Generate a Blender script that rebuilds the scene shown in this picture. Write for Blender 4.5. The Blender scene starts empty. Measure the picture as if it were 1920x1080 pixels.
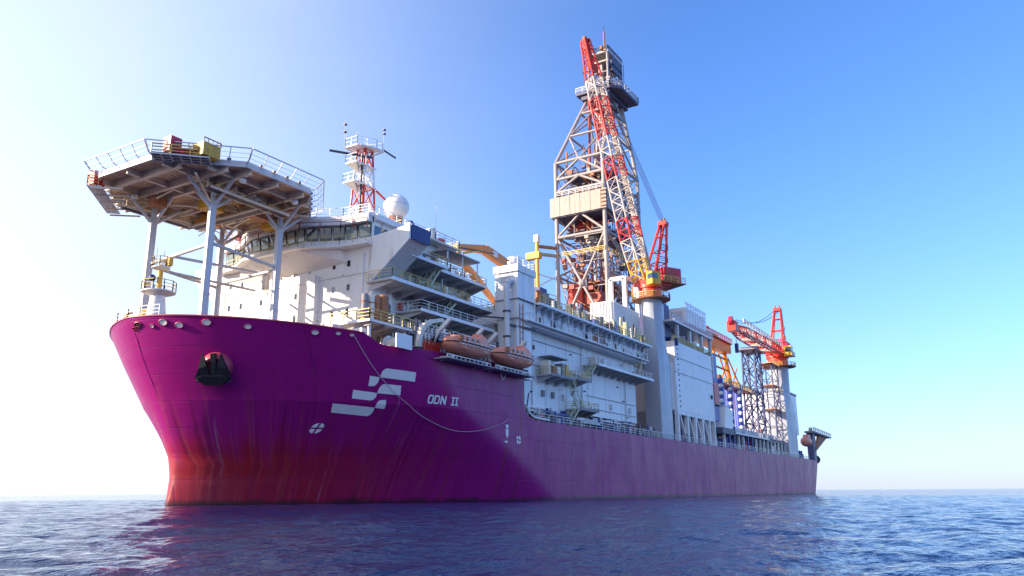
import bpy, bmesh, math, random
import numpy as np
from mathutils import Vector, Matrix
random.seed(7)
SC = bpy.context.scene
COL = SC.collection
R = math.radians

# ------------------------------------------------------------------ camera
YAW, PITCH, ROLL, FPX = 31.23, 14.27, 0.36, 1500.0
cam_d = bpy.data.cameras.new('camera'); cam = bpy.data.objects.new('camera', cam_d); COL.objects.link(cam)
cam_d.sensor_width = 36.0; cam_d.lens = 36.0 * FPX / 1920.0
cam_d.clip_start = 0.2; cam_d.clip_end = 60000
_y, _p, _r = R(YAW), R(PITCH), R(ROLL)
fw = Vector((math.cos(_y) * math.cos(_p), math.sin(_y) * math.cos(_p), math.sin(_p)))
rt = Vector((math.sin(_y), -math.cos(_y), 0)); up = rt.cross(fw)
rt2 = math.cos(_r) * rt - math.sin(_r) * up; up2 = math.sin(_r) * rt + math.cos(_r) * up
m = Matrix((rt2, up2, -fw)).transposed().to_4x4(); m.translation = Vector((-46, -75, 1.2))
cam.matrix_world = m
SC.camera = cam

# ------------------------------------------------------------------ sky, sun, exposure
SUN_AZ, SUN_EL = 46.0, 20.0            # degrees to starboard of dead ahead, degrees up
sdir = Vector((-math.cos(R(SUN_AZ)) * math.cos(R(SUN_EL)), math.sin(R(SUN_AZ)) * math.cos(R(SUN_EL)), math.sin(R(SUN_EL))))
W = bpy.data.worlds.new('World'); SC.world = W; W.use_nodes = True
nt = W.node_tree; nt.nodes.clear(); N = nt.nodes; LK = nt.links
sky = N.new('ShaderNodeTexSky'); sky.sky_type = 'NISHITA'; sky.sun_disc = False
sky.sun_elevation = R(SUN_EL); sky.sun_rotation = math.atan2(sdir.x, sdir.y)
sky.altitude = 0; sky.air_density = 1.0; sky.dust_density = 0.3; sky.ozone_density = 3.0
def wm(op, a, b=None, clamp=False):
    n = N.new('ShaderNodeMath'); n.operation = op; n.use_clamp = clamp
    for i, s in enumerate((a, b)):
        if s is None: continue
        if isinstance(s, (int, float)): n.inputs[i].default_value = s
        else: LK.new(s, n.inputs[i])
    return n.outputs[0]
tc = N.new('ShaderNodeTexCoord')
dot = N.new('ShaderNodeVectorMath'); dot.operation = 'DOT_PRODUCT'; dot.inputs[1].default_value = Vector((sdir.x, sdir.y, 0)).normalized()
LK.new(tc.outputs['Generated'], dot.inputs[0])
sep = N.new('ShaderNodeSeparateXYZ'); LK.new(tc.outputs['Generated'], sep.inputs[0])
# thin bright haze on the sun's side of the sky, thicker towards the horizon, with soft cloud wisps
cl = N.new('ShaderNodeTexNoise'); cl.inputs['Scale'].default_value = 2.6; cl.inputs['Detail'].default_value = 5; cl.inputs['Roughness'].default_value = .55
mp = N.new('ShaderNodeMapping'); mp.inputs['Scale'].default_value = (1, 1, 3.2)
LK.new(tc.outputs['Generated'], mp.inputs[0]); LK.new(mp.outputs[0], cl.inputs['Vector'])
side = N.new('ShaderNodeMapRange'); side.inputs[1].default_value = -.42; side.inputs[2].default_value = .62; side.inputs[3].default_value = 0; side.inputs[4].default_value = 1
side.interpolation_type = 'SMOOTHSTEP'
LK.new(wm('ADD', dot.outputs['Value'], wm('MULTIPLY', wm('SUBTRACT', cl.outputs[0], .5), .10)), side.inputs[0])
low = wm('SUBTRACT', 1.0, wm('MULTIPLY', sep.outputs['Z'], 1.35), True)
low = wm('POWER', low, 2.2)
hz = wm('MULTIPLY', side.outputs[0], wm('ADD', wm('MULTIPLY', low, .42), .62), True)
hz2 = wm('POWER', wm('SUBTRACT', 1.0, wm('ABSOLUTE', sep.outputs['Z']), True), 9.0)
hzt = hz
tint = N.new('ShaderNodeMix'); tint.data_type = 'RGBA'; tint.blend_type = 'MULTIPLY'; tint.inputs[0].default_value = 1
tint.inputs[7].default_value = (.70, .98, 1.44, 1)
LK.new(sky.outputs[0], tint.inputs[6])
mixh = N.new('ShaderNodeMix'); mixh.data_type = 'RGBA'
mixh.inputs[7].default_value = (5.8, 6.2, 6.9, 1)
mixl = N.new('ShaderNodeMix'); mixl.data_type = 'RGBA'; mixl.inputs[7].default_value = (3.2, 3.35, 4.2, 1)
LK.new(wm('MULTIPLY', hz2, .85, True), mixl.inputs[0]); LK.new(tint.outputs[2], mixl.inputs[6])
LK.new(hzt, mixh.inputs[0]); LK.new(mixl.outputs[2], mixh.inputs[6])
bg = N.new('ShaderNodeBackground'); bg.inputs[1].default_value = 0.112
LK.new(mixh.outputs[2], bg.inputs[0])
wo = N.new('ShaderNodeOutputWorld'); LK.new(bg.outputs[0], wo.inputs[0])

sl = bpy.data.lights.new('sun', 'SUN'); sl.energy = 4.6; sl.angle = R(.55); sl.color = (1.0, .80, .58)
so = bpy.data.objects.new('sun', sl); COL.objects.link(so); so.location = (-100, 100, 120)
so.rotation_euler = sdir.to_track_quat('Z', 'Y').to_euler()

SC.view_settings.view_transform = 'Standard'; SC.view_settings.look = 'None'
SC.view_settings.exposure = 1.1; SC.view_settings.gamma = 1.0; SC.view_settings.use_curve_mapping = False
SC.render.engine = 'CYCLES'
SC.cycles.max_bounces = 6; SC.cycles.glossy_bounces = 3; SC.cycles.diffuse_bounces = 3

# ------------------------------------------------------------------ materials
MATS = {}
def mat(name, col, rough=.5, metal=0.0, dirt=.25, dirtcol=None, rust=0.0, scale=.35, stretch=.18, spec=.5, bump=0.0):
    """painted steel: base colour broken by soft stains and vertical rust runs"""
    M = bpy.data.materials.new(name); M.use_nodes = True; n = M.node_tree.nodes; l = M.node_tree.links
    b = n['Principled BSDF']; b.inputs['Roughness'].default_value = rough; b.inputs['Metallic'].default_value = metal
    b.inputs['Specular IOR Level'].default_value = spec
    g = n.new('ShaderNodeNewGeometry')
    def noise(sc, st, det=4, off=0):
        mpn = n.new('ShaderNodeMapping'); mpn.inputs['Scale'].default_value = (sc, sc, sc * st); mpn.inputs['Location'].default_value = (off, off * 1.7, off * .3)
        l.new(g.outputs['Position'], mpn.inputs[0])
        t = n.new('ShaderNodeTexNoise'); t.inputs['Scale'].default_value = 1.0; t.inputs['Detail'].default_value = det; t.inputs['Roughness'].default_value = .62
        l.new(mpn.outputs[0], t.inputs['Vector']); return t.outputs[0]
    def ramp(src, a, c):
        r = n.new('ShaderNodeMapRange'); r.inputs[1].default_value = a; r.inputs[2].default_value = c
        l.new(src, r.inputs[0]); return r.outputs[0]
    def mul(a, k):
        x = n.new('ShaderNodeMath'); x.operation = 'MULTIPLY'; l.new(a, x.inputs[0]); x.inputs[1].default_value = k; return x.outputs[0]
    def mix(f, a, c):
        x = n.new('ShaderNodeMix'); x.data_type = 'RGBA'; l.new(f, x.inputs[0])
        for s, i in ((a, 6), (c, 7)):
            if isinstance(s, tuple): x.inputs[i].default_value = (*s[:3], 1)
            else: l.new(s, x.inputs[i])
        return x.outputs[2]
    dc = dirtcol or tuple(c * .45 for c in col)
    out = mix(mul(ramp(noise(scale * 2, stretch, 6), .46, .72), dirt), tuple(col), dc)
    out = mix(mul(ramp(noise(scale * .35, 1, 3, 9), .45, .7), dirt * .6), out, tuple(min(1, c * 1.15) for c in col))
    if rust > 0:
        out = mix(mul(ramp(noise(scale * 4.2, stretch * .35, 5, 31), .60, .70), rust), out, (.22, .075, .03))
        out = mix(mul(ramp(noise(scale * 7, .9, 5, 51), .66, .72), rust), out, (.16, .05, .025))
    l.new(out, b.inputs['Base Color'])
    rr = ramp(noise(scale * 3, .5, 4, 13), .2, .8)
    ra = n.new('ShaderNodeMapRange'); ra.inputs[3].default_value = max(.05, rough - .1); ra.inputs[4].default_value = min(1, rough + .15)
    l.new(rr, ra.inputs[0]); l.new(ra.outputs[0], b.inputs['Roughness'])
    if bump:
        bp = n.new('ShaderNodeBump'); bp.inputs['Strength'].default_value = bump; bp.inputs['Distance'].default_value = .05
        l.new(noise(scale * 1.6, .6, 3, 3), bp.inputs['Height']); l.new(bp.outputs[0], b.inputs['Normal'])
    MATS[name] = M; return M

mat('white_paint', (.80, .78, .76), .42, dirt=.16, dirtcol=(.55, .47, .40), rust=.45, bump=.25)
mat('clean_white', (.82, .81, .80), .38, dirt=.10, rust=.08)
mat('cream_paint', (.76, .70, .60), .5, dirt=.3, dirtcol=(.42, .28, .18), rust=.6)
mat('pole_grey', (.60, .60, .63), .35, dirt=.2, rust=.12)
mat('module_grey', (.80, .81, .83), .42, dirt=.22, dirtcol=(.50, .48, .50), rust=.36, bump=.2)
mat('pedestal_grey', (.36, .40, .48), .38, dirt=.14, rust=.12)
mat('dark_steel', (.045, .045, .06), .5, dirt=.4, rust=.3, scale=1.2)
mat('navy', (.015, .025, .16), .45, dirt=.3, scale=1)
mat('boom_white', (.62, .57, .54), .5, dirt=.5, dirtcol=(.40, .24, .20), rust=.6, scale=1)
mat('shaded_soffit', (.46, .46, .47), .5, dirt=.35, rust=.3, scale=.8)  # gallery undersides and brackets: shade put into a darker grey
mat('slate_blue', (.09, .105, .22), .5, dirt=.35, scale=1, rust=.2)
mat('blue_paint', (.03, .06, .34), .4, dirt=.3, scale=1, rust=.1)
mat('purple_steel', (.25, .24, .27), .55, dirt=.4, rust=.25, scale=.8)
mat('deck_steel', (.13, .08, .075), .7, dirt=.4, rust=.3)
mat('crane_red', (.62, .045, .03), .42, dirt=.25, dirtcol=(.30, .04, .05), scale=.9)
mat('rail_red', (.36, .06, .04), .5, dirt=.4, scale=1)
mat('monitor_red', (.55, .015, .05), .4, dirt=.2, scale=1)
mat('yellow_paint', (.72, .40, .04), .45, dirt=.35, dirtcol=(.45, .15, .03), rust=.25, scale=.9)
mat('orange_paint', (.80, .26, .03), .45, dirt=.3, dirtcol=(.45, .10, .02), rust=.2, scale=.9)
mat('boat_orange', (.80, .27, .17), .42, dirt=.5, dirtcol=(.62, .36, .30), rust=.12, scale=1.2)
mat('boat_seam', (.06, .02, .02), .6)
mat('rust_brown', (.42, .17, .08), .7, dirt=.6, rust=.5, scale=1.2)
mat('rail_white', (.74, .74, .75), .4, dirt=.2, rust=.25, scale=1)
mat('rail_yellow', (.62, .46, .10), .45, dirt=.3, rust=.3, scale=1)
mat('deck_under', (.80, .56, .38), .6, dirt=.45, dirtcol=(.36, .20, .13), rust=.5, scale=.8, stretch=1)
mat('truss_cream', (.80, .68, .57), .5, dirt=.3, dirtcol=(.4, .25, .16), rust=.45, scale=.9)
mat('derrick_grey', (.36, .33, .33), .45, dirt=.5, dirtcol=(.27, .18, .17), rust=.6, scale=.9)
mat('derrick_dark', (.09, .09, .15), .5, dirt=.4, rust=.2, scale=.9)
mat('wind_beige', (.37, .33, .30), .55, dirt=.25, dirtcol=(.42, .33, .25), rust=.3, scale=.8)
mat('green_stair', (.50, .52, .36), .5, dirt=.3, scale=1)
mat('rope_fibre', (.50, .36, .42), .8, dirt=.2, scale=2)
mat('lettering', (.78, .78, .80), .45, dirt=.12, rust=.05)
mat('grey_letter', (.08, .07, .09), .6, dirt=.2)
mat('grating', (.10, .085, .10), .7, dirt=.3, scale=2)
mat('black_paint', (.012, .012, .016), .45, dirt=.2, scale=2)
mat('bolster', (.40, .05, .10), .4, dirt=.2, scale=1)

def glass(name, col, rough=.04):
    M = bpy.data.materials.new(name); M.use_nodes = True; b = M.node_tree.nodes['Principled BSDF']
    b.inputs['Base Color'].default_value = (*col, 1); b.inputs['Roughness'].default_value = rough; b.inputs['Specular IOR Level'].default_value = .9
    b.inputs['Coat Weight'].default_value = .6; b.inputs['Coat Roughness'].default_value = .02
    MATS[name] = M
glass('window_glass', (.02, .035, .06)); glass('port_glass', (.012, .016, .022)); glass('sky_bright_glass', (.20, .27, .28), .08)  # last glass is paler: bright sky reflection put into its base colour

def hull_mat():
    M = bpy.data.materials.new('hull_paint'); M.use_nodes = True; n = M.node_tree.nodes; l = M.node_tree.links
    b = n['Principled BSDF']; g = n.new('ShaderNodeNewGeometry')
    sp = n.new('ShaderNodeSeparateXYZ'); l.new(g.outputs['Position'], sp.inputs[0]); X, Y, Z = sp.outputs
    def m2(op, a, c, cl=False):
        x = n.new('ShaderNodeMath'); x.operation = op; x.use_clamp = cl
        for i, s in enumerate((a, c)):
            if isinstance(s, (int, float)): x.inputs[i].default_value = s
            else: l.new(s, x.inputs[i])
        return x.outputs[0]
    rake = m2('MULTIPLY', m2('MULTIPLY', m2('MAXIMUM', m2('SUBTRACT', Z, 4.0), 0), .5), m2('DIVIDE', m2('SUBTRACT', 32.0, X), 22.0, True))
    U = m2('ADD', X, rake); sg = m2('SIGN', Y, 0)
    cb = n.new('ShaderNodeCombineXYZ'); l.new(U, cb.inputs[0]); l.new(sg, cb.inputs[1]); l.new(Z, cb.inputs[2])
    def noise(scl, det, off=0, rough=.6):
        mpn = n.new('ShaderNodeMapping'); mpn.inputs['Scale'].default_value = scl; mpn.inputs['Location'].default_value = (off, off, off * .2)
        l.new(cb.outputs[0], mpn.inputs[0])
        t = n.new('ShaderNodeTexNoise'); t.inputs['Scale'].default_value = 1; t.inputs['Detail'].default_value = det; t.inputs['Roughness'].default_value = rough
        l.new(mpn.outputs[0], t.inputs['Vector']); return t.outputs[0]
    def mr(src, a, c, lo=0, hi=1, smooth=False):
        r = n.new('ShaderNodeMapRange'); r.inputs[1].default_value = a; r.inputs[2].default_value = c; r.inputs[3].default_value = lo; r.inputs[4].default_value = hi
        if smooth: r.interpolation_type = 'SMOOTHSTEP'
        l.new(src, r.inputs[0]); return r.outputs[0]
    def ma(op, a, c):
        x = n.new('ShaderNodeMath'); x.operation = op
        for i, s in enumerate((a, c)):
            if isinstance(s, (int, float)): x.inputs[i].default_value = s
            else: l.new(s, x.inputs[i])
        return x.outputs[0]
    def mix(f, a, c):
        x = n.new('ShaderNodeMix'); x.data_type = 'RGBA'; l.new(f, x.inputs[0])
        for s, i in ((a, 6), (c, 7)):
            if isinstance(s, tuple): x.inputs[i].default_value = (*s, 1)
            else: l.new(s, x.inputs[i])
        return x.outputs[2]
    P = (.30, .006, .175)
    c = mix(mr(noise((.35, .35, .05), 6), .45, .75, 0, .45), P, (.19, .004, .115))
    c = mix(mr(noise((.06, .06, .12), 3, 7), .5, .75, 0, .45), c, (.34, .014, .19))
    # scuffed red primer at the forefoot, ragged upper edge
    edge = ma('ADD', ma('MULTIPLY', noise((.9, .9, .07), 6, 3), 7.0), -3.5)
    zz = ma('ADD', Z, edge)
    fore = mr(X, 12, 40, 1, 0, True)
    c = mix(ma('MULTIPLY', mr(zz, 8.5, 4.0, 0, 1, True), fore), c, (.27, .008, .010))
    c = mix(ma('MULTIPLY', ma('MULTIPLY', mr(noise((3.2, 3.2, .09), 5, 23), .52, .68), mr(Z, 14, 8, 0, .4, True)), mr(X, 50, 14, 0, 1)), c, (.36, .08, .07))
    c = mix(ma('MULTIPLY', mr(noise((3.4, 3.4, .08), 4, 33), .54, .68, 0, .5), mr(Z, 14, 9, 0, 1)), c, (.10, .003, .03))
    # rust runs and weld-line stains
    c = mix(mr(noise((1.3, 1.3, .035), 6, 40), .585, .68, 0, .62), c, (.20, .03, .02))
    c = mix(mr(noise((3.2, 3.2, .10), 4, 60), .66, .72, 0, .4), c, (.34, .20, .30))
    # vertical butt welds every 8 m and strakes every 2.6 m, very faint
    def line(src, per, w):
        fr = ma('FRACT', ma('DIVIDE', src, per), 0); return mr(ma('ABSOLUTE', ma('SUBTRACT', fr, .5), 0), .5 - w / per, .5, 0, 1)
    wl = ma('MAXIMUM', line(U, 9.0, .07), line(Z, 2.62, .05))
    c = mix(ma('MULTIPLY', wl, .55), c, (.09, .004, .065))
    pl = n.new('ShaderNodeTexWhiteNoise'); pl.noise_dimensions = '2D'; pc = n.new('ShaderNodeCombineXYZ'); l.new(ma('FLOOR', ma('DIVIDE', U, 9.0), 0), pc.inputs[0]); l.new(ma('FLOOR', ma('DIVIDE', Z, 2.62), 0), pc.inputs[1]); l.new(pc.outputs[0], pl.inputs['Vector'])
    c = mix(ma('MULTIPLY', pl.outputs['Value'], .12), c, (.30, .012, .17))
    # salt and weed along the waterline
    wet = mr(ma('ADD', Z, ma('MULTIPLY', noise((.5, .5, .3), 4, 80), 1.2)), 1.3, .7, 0, .85)
    c = mix(wet, c, (.012, .010, .014))
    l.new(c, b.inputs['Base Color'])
    l.new(mr(noise((.5, .5, .2), 4, 90), .25, .8, .34, .50), b.inputs['Roughness'])
    b.inputs['Specular IOR Level'].default_value = .25
    bp = n.new('ShaderNodeBump'); bp.inputs['Strength'].default_value = .6; bp.inputs['Distance'].default_value = .09
    l.new(ma('SUBTRACT', noise((.55, .55, .45), 3, 5), ma('MULTIPLY', wl, .25)), bp.inputs['Height']); l.new(bp.outputs[0], b.inputs['Normal'])
    MATS['hull_paint'] = M
hull_mat()

def sea_mat():
    M = bpy.data.materials.new('sea_water'); M.use_nodes = True; n = M.node_tree.nodes; l = M.node_tree.links
    b = n['Principled BSDF']; b.inputs['Base Color'].default_value = (.004, .016, .075, 1)
    b.inputs['Roughness'].default_value = .035; b.inputs['IOR'].default_value = 1.333; b.inputs['Specular IOR Level'].default_value = .2
    g = n.new('ShaderNodeNewGeometry')
    def noise(sc, det):
        mpn = n.new('ShaderNodeMapping'); mpn.inputs['Scale'].default_value = (sc, sc * 1.7, sc); mpn.inputs['Rotation'].default_value = (0, 0, R(25))
        l.new(g.outputs['Position'], mpn.inputs[0])
        t = n.new('ShaderNodeTexNoise'); t.inputs['Scale'].default_value = 1; t.inputs['Detail'].default_value = det; t.inputs['Roughness'].default_value = .6
        l.new(mpn.outputs[0], t.inputs['Vector']); return t.outputs[0]
    b1 = n.new('ShaderNodeBump'); b1.inputs['Strength'].default_value = 1.0; b1.inputs['Distance'].default_value = .28; l.new(noise(.6, 5), b1.inputs['Height'])
    b2 = n.new('ShaderNodeBump'); b2.inputs['Strength'].default_value = .7; b2.inputs['Distance'].default_value = .04; l.new(noise(5, 4), b2.inputs['Height'])
    l.new(b1.outputs[0], b2.inputs['Normal']); l.new(b2.outputs[0], b.inputs['Normal'])
    MATS['sea_water'] = M
sea_mat()

# ------------------------------------------------------------------ mesh helpers
def V(*a): return Vector(a if len(a) > 1 else a[0])
class MB:
    def __init__(s): s.v = []; s.f = []
    def add(s, vs, fs):
        o = len(s.v); s.v += [tuple(v) for v in vs]; s.f += [tuple(o + i for i in f) for f in fs]; return s
    def box(s, a, b):
        x0, y0, z0 = a; x1, y1, z1 = b
        return s.add([(x0, y0, z0), (x1, y0, z0), (x1, y1, z0), (x0, y1, z0), (x0, y0, z1), (x1, y0, z1), (x1, y1, z1), (x0, y1, z1)],
                     [(3, 2, 1, 0), (4, 5, 6, 7), (0, 1, 5, 4), (1, 2, 6, 5), (2, 3, 7, 6), (3, 0, 4, 7)])
    def beam(s, p, q, w, h=None, n=4, r2=None):
        """prism with n sides between two points; n=4 gives a square bar w wide"""
        p, q = Vector(p), Vector(q); d = q - p
        if d.length < 1e-5: return s
        d.normalize(); a = d.cross(Vector((0, 0, 1)))
        if a.length < 1e-3: a = Vector((1, 0, 0))
        a.normalize(); c = a.cross(d); vs = []
        h = h or w
        for k, (e, sc) in enumerate(((p, 1), (q, r2 if r2 is not None else 1))):
            for i in range(n):
                t = 2 * math.pi * (i + .5) / n; k2 = .7071 if n == 4 else .5
                vs.append(e + a * (math.cos(t) * w * k2 * sc) + c * (math.sin(t) * h * k2 * sc))
        fs = [(i, (i + 1) % n, n + (i + 1) % n, n + i) for i in range(n)] + [tuple(range(n - 1, -1, -1)), tuple(range(n, 2 * n))]
        return s.add(vs, fs)
    def tube(s, p, q, r, n=10, r2=1): return s.beam(p, q, 2 * r, None, n, r2)
    def path(s, pts, r, n=6):
        for a, b in zip(pts, pts[1:]): s.tube(a, b, r, n)
        return s
    def prism(s, poly, ax, a, b):
        """polygon (2-D points in the other two axes, in xyz order) extruded along axis ax from a to b"""
        def mk(p, c):
            l = list(p); l.insert(ax, c); return tuple(l)
        n = len(poly)
        return s.add([mk(p, a) for p in poly] + [mk(p, b) for p in poly],
                     [tuple(range(n - 1, -1, -1)), tuple(range(n, 2 * n))] + [(i, (i + 1) % n, n + (i + 1) % n, n + i) for i in range(n)])
    def lathe(s, c, prof, n=20, axis=2):
        vs = []; fs = []; k = len(prof); c = Vector(c)
        for r, z in prof:
            for i in range(n):
                t = 2 * math.pi * i / n; p = [r * math.cos(t), r * math.sin(t)]; p.insert(axis, z); vs.append(c + Vector(p))
        for j in range(k - 1):
            for i in range(n): fs.append((j * n + i, j * n + (i + 1) % n, (j + 1) * n + (i + 1) % n, (j + 1) * n + i))
        fs += [tuple(range(n - 1, -1, -1)), tuple(range((k - 1) * n, k * n))]
        return s.add(vs, fs)
    def sphere(s, c, r, n=24, m=14):
        return s.lathe(c, [(max(.001, r * math.sin(math.pi * j / m)), -r * math.cos(math.pi * j / m)) for j in range(m + 1)], n)
    def grid(s, P, closed=False):
        """P: rows of points"""
        nr, nc = len(P), len(P[0]); vs = [p for r in P for p in r]; fs = []
        for j in range(nr - 1):
            for i in range(nc - (0 if closed else 1)):
                fs.append((j * nc + i, j * nc + (i + 1) % nc, (j + 1) * nc + (i + 1) % nc, (j + 1) * nc + i))
        return s.add(vs, fs)
    def out(s, name, mt, parent=None, smooth=False, recalc=True):
        o3 = Vector((0, 0, 0)); q = parent
        while q is not None: o3 += q.location; q = q.parent
        me = bpy.data.meshes.new(name)
        me.from_pydata([(x - o3.x, y - o3.y, z - o3.z) for x, y, z in s.v], [], s.f)
        if recalc:
            bm = bmesh.new(); bm.from_mesh(me); bmesh.ops.recalc_face_normals(bm, faces=bm.faces); bm.to_mesh(me); bm.free()
        me.materials.append(MATS[mt])
        if smooth:
            me.polygons.foreach_set('use_smooth', [True] * len(me.polygons))
            if smooth != 'all': me.set_sharp_from_angle(angle=R(35))
        o = bpy.data.objects.new(name, me); COL.objects.link(o); o.parent = parent
        return o
def thing(name, label, cat, loc=(0, 0, 0), group=None):
    o = bpy.data.objects.new(name, None); COL.objects.link(o); o.location = loc; o.empty_display_size = .5
    o['label'] = label; o['category'] = cat
    if group: o['group'] = group
    return o
def tag(o, label, cat, group=None):
    o['label'] = label; o['category'] = cat
    if group: o['group'] = group
    return o
def pbox(name, mt, par, a, b): return MB().box(a, b).out(name, mt, par)
def pbeam(name, mt, par, p, q, w, h=None): return MB().beam(p, q, w, h).out(name, mt, par)
def ptube(name, mt, par, p, q, r, n=10, r2=1): return MB().tube(p, q, r, n, r2).out(name, mt, par, True)
def rail(par, pts, mt='rail_white', h=1.1, r=.032, gap=1.7, mids=2, name='railing'):
    b = MB(); pts = [Vector(p) for p in pts]
    for p, q in zip(pts, pts[1:]):
        L = (q - p).length; k = max(1, round(L / gap))
        for i in range(k + 1):
            c = p.lerp(q, i / k); b.beam(c, c + Vector((0, 0, h)), r * 2)
        for j in range(mids + 1):
            z = Vector((0, 0, h * (1 - j / (mids + 1)))); b.beam(p + z, q + z, r * (2.2 if j == 0 else 1.5))
    return b.out(name, mt, par, recalc=False)
def stairs(par, p, q, w, mt='green_stair', n=12, rh=1.0):
    """inclined ladder from p to q, w = sideways vector"""
    p, q, w = Vector(p), Vector(q), Vector(w); b = MB()
    for s in (Vector((0, 0, 0)), w):
        b.beam(p + s, q + s, .07, .24); b.beam(p + s + Vector((0, 0, rh)), q + s + Vector((0, 0, rh)), .06)
        for i in range(0, n + 1, 3): c = p.lerp(q, i / n) + s; b.beam(c, c + Vector((0, 0, rh)), .05)
    for i in range(1, n):
        c = p.lerp(q, i / n); b.beam(c, c + w, .22, .05)
    return b.out('stairway', mt, par, recalc=False)
def gallery(par, x0, x1, yi, yo, z, rmt='rail_white', brackets=2.6, th=.22, mt='module_grey', rails=True, ends=True):
    """cantilever walkway with brackets under it and a railing along its outer edge"""
    d = pbox('gallery_deck', 'shaded_soffit', par, (x0, min(yi, yo) + .03, z - th), (x1, max(yi, yo), z))
    pbox('edge_strip', mt, d, (x0 - .02, yo - .05, z - th - .06), (x1 + .02, yo + .03, z + .12))
    x = x0 + .5
    while x < x1:
        MB().prism([(yi, z - th), (yo * .96 + yi * .04, z - th), (yo * .96 + yi * .04, z - th - .16), (yi, z - th - .95)], 0, x, x + .14).out('bracket', 'shaded_soffit', d); x += brackets
    if rails:
        pts = [(x0, yo, z), (x1, yo, z)]
        if ends: pts = [(x0, yi, z)] + pts + [(x1, yi, z)]
        rail(d, pts, rmt)
    return d
def lattice(par, bot, top, levels, mt, r, legr=None, faces=(0, 1, 2, 3), style='X', leg='leg'):
    """four-legged braced tower: bot/top are 4 corner points in order; levels are 0..1"""
    bot = [Vector(p) for p in bot]; top = [Vector(p) for p in top]; legr = legr or r * 1.6
    for b_, t_ in zip(bot, top): ptube(leg, mt, par, b_, t_, legr, 8)
    for i, (a, c) in enumerate(zip(levels, levels[1:])):
        for k in faces:
            k2 = (k + 1) % 4
            A, B = bot[k].lerp(top[k], a), bot[k2].lerp(top[k2], a); Cc, D = bot[k].lerp(top[k], c), bot[k2].lerp(top[k2], c)
            ptube('girt', mt, par, Cc, D, r, 6)
            if style == 'X': ptube('brace', mt, par, A, D, r, 6); ptube('brace', mt, par, B, Cc, r, 6)
            elif style == 'Z': ptube('brace', mt, par, *((A, D) if i % 2 else (B, Cc)), r, 6)
            elif style == 'K': mid = Cc.lerp(D, .5); ptube('brace', mt, par, A, mid, r, 6); ptube('brace', mt, par, B, mid, r, 6)

# ------------------------------------------------------------------ the sea: one sheet to the horizon, finer near the viewer
def build_sea():
    rng = np.random.default_rng(3)
    r = np.concatenate([[0.0], np.geomspace(3, 180, 900), np.geomspace(185, 26000, 180)]); nr = len(r) - 1
    a0 = R(YAW); fine = np.linspace(-R(50), R(50), 640); rest = np.linspace(R(50), 2 * math.pi - R(50), 60)[1:-1]
    ang = a0 + np.concatenate([fine, rest]); na = len(ang)
    RR, AA = np.meshgrid(r, ang, indexing='ij')
    X = -46 + RR * np.cos(AA); Y = -75 + RR * np.sin(AA); Z = np.zeros_like(X)
    dr = np.gradient(r)[:, None]; cell = np.maximum(dr, RR * R(100) / 640)
    Xf, Yf = X[:, :640], Y[:, :640]; Zf = np.zeros_like(Xf); cf = cell[:, :640]
    for i in range(96):
        lam = math.exp(rng.uniform(math.log(.38), math.log(8.5)))
        th = R(215) + rng.normal(0, 1.0); k = 2 * math.pi / lam; ph = rng.uniform(0, 6.28)
        amp = .0027 * lam ** .86 * rng.uniform(.6, 1.3)
        fade = np.clip((lam / (2.4 * cf)) - .6, 0, 1); rows = np.where(fade.max(axis=1) > 0)[0]; e = rows.max() + 1 if len(rows) else 0
        Zf[:e] += amp * fade[:e] * np.sin(k * (Xf[:e] * math.cos(th) + Yf[:e] * math.sin(th)) + ph)
    Z[:, :640] = Zf
    ramp_ = np.clip(np.minimum(np.arange(640), 639 - np.arange(640)) / 30, 0, 1); Z[:, :640] *= ramp_[None, :]
    vs = np.stack([X, Y, Z], -1).reshape(-1, 3)
    i, j = np.meshgrid(np.arange(nr), np.arange(na), indexing='ij'); j2 = (j + 1) % na
    fs = np.stack([i * na + j, (i + 1) * na + j, (i + 1) * na + j2, i * na + j2], -1).reshape(-1, 4)
    me = bpy.data.meshes.new('sea'); me.vertices.add(len(vs)); me.vertices.foreach_set('co', vs.ravel().astype(np.float32))
    me.loops.add(fs.size); me.loops.foreach_set('vertex_index', fs.ravel().astype(np.int32))
    me.polygons.add(len(fs)); me.polygons.foreach_set('loop_start', np.arange(0, fs.size, 4, dtype=np.int32))
    me.polygons.foreach_set('use_smooth', np.ones(len(fs), dtype=bool))
    me.update(calc_edges=True); me.validate(); me.materials.append(MATS['sea_water'])
    o = bpy.data.objects.new('sea', me); COL.objects.link(o); o['kind'] = 'structure'
build_sea()

# ------------------------------------------------------------------ hull form
def itp(v, xs, ys):
    if v <= xs[0]: return ys[0]
    for i in range(len(xs) - 1):
        if v <= xs[i + 1]:
            t = (v - xs[i]) / (xs[i + 1] - xs[i]); return ys[i] + t * (ys[i + 1] - ys[i])
    return ys[-1]
SZ = [-4, 0, 1, 3, 5, 7, 9, 11, 13, 15, 17, 18.6]; SX = [8.89, 8.55, 8.78, 9.1, 9.0, 8.24, 7.26, 6.25, 5.11, 3.99, 3.0, 2.22]
def stem(z): return itp(z, SZ, SX)
def tail(z): return itp(z, [-4, 0, 10.5], [224, 230, 240])
def hb(x, z):
    HZ_ = [0, 5, 10.5, 18.6]
    L = itp(z, HZ_, [46, 36, 26, 22]); n = itp(z, HZ_, [1.5, 1.55, 1.65, 1.7]); m_ = itp(z, HZ_, [1.35, 1.45, 1.55, 1.6])
    t = min(1, max(0, (x - stem(z)) / L)); b = 21 * (1 - (1 - t) ** n) ** (1 / m_)
    if x > 205: b *= 1 - .03 * ((x - 205) / 35) ** 2
    return b
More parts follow.
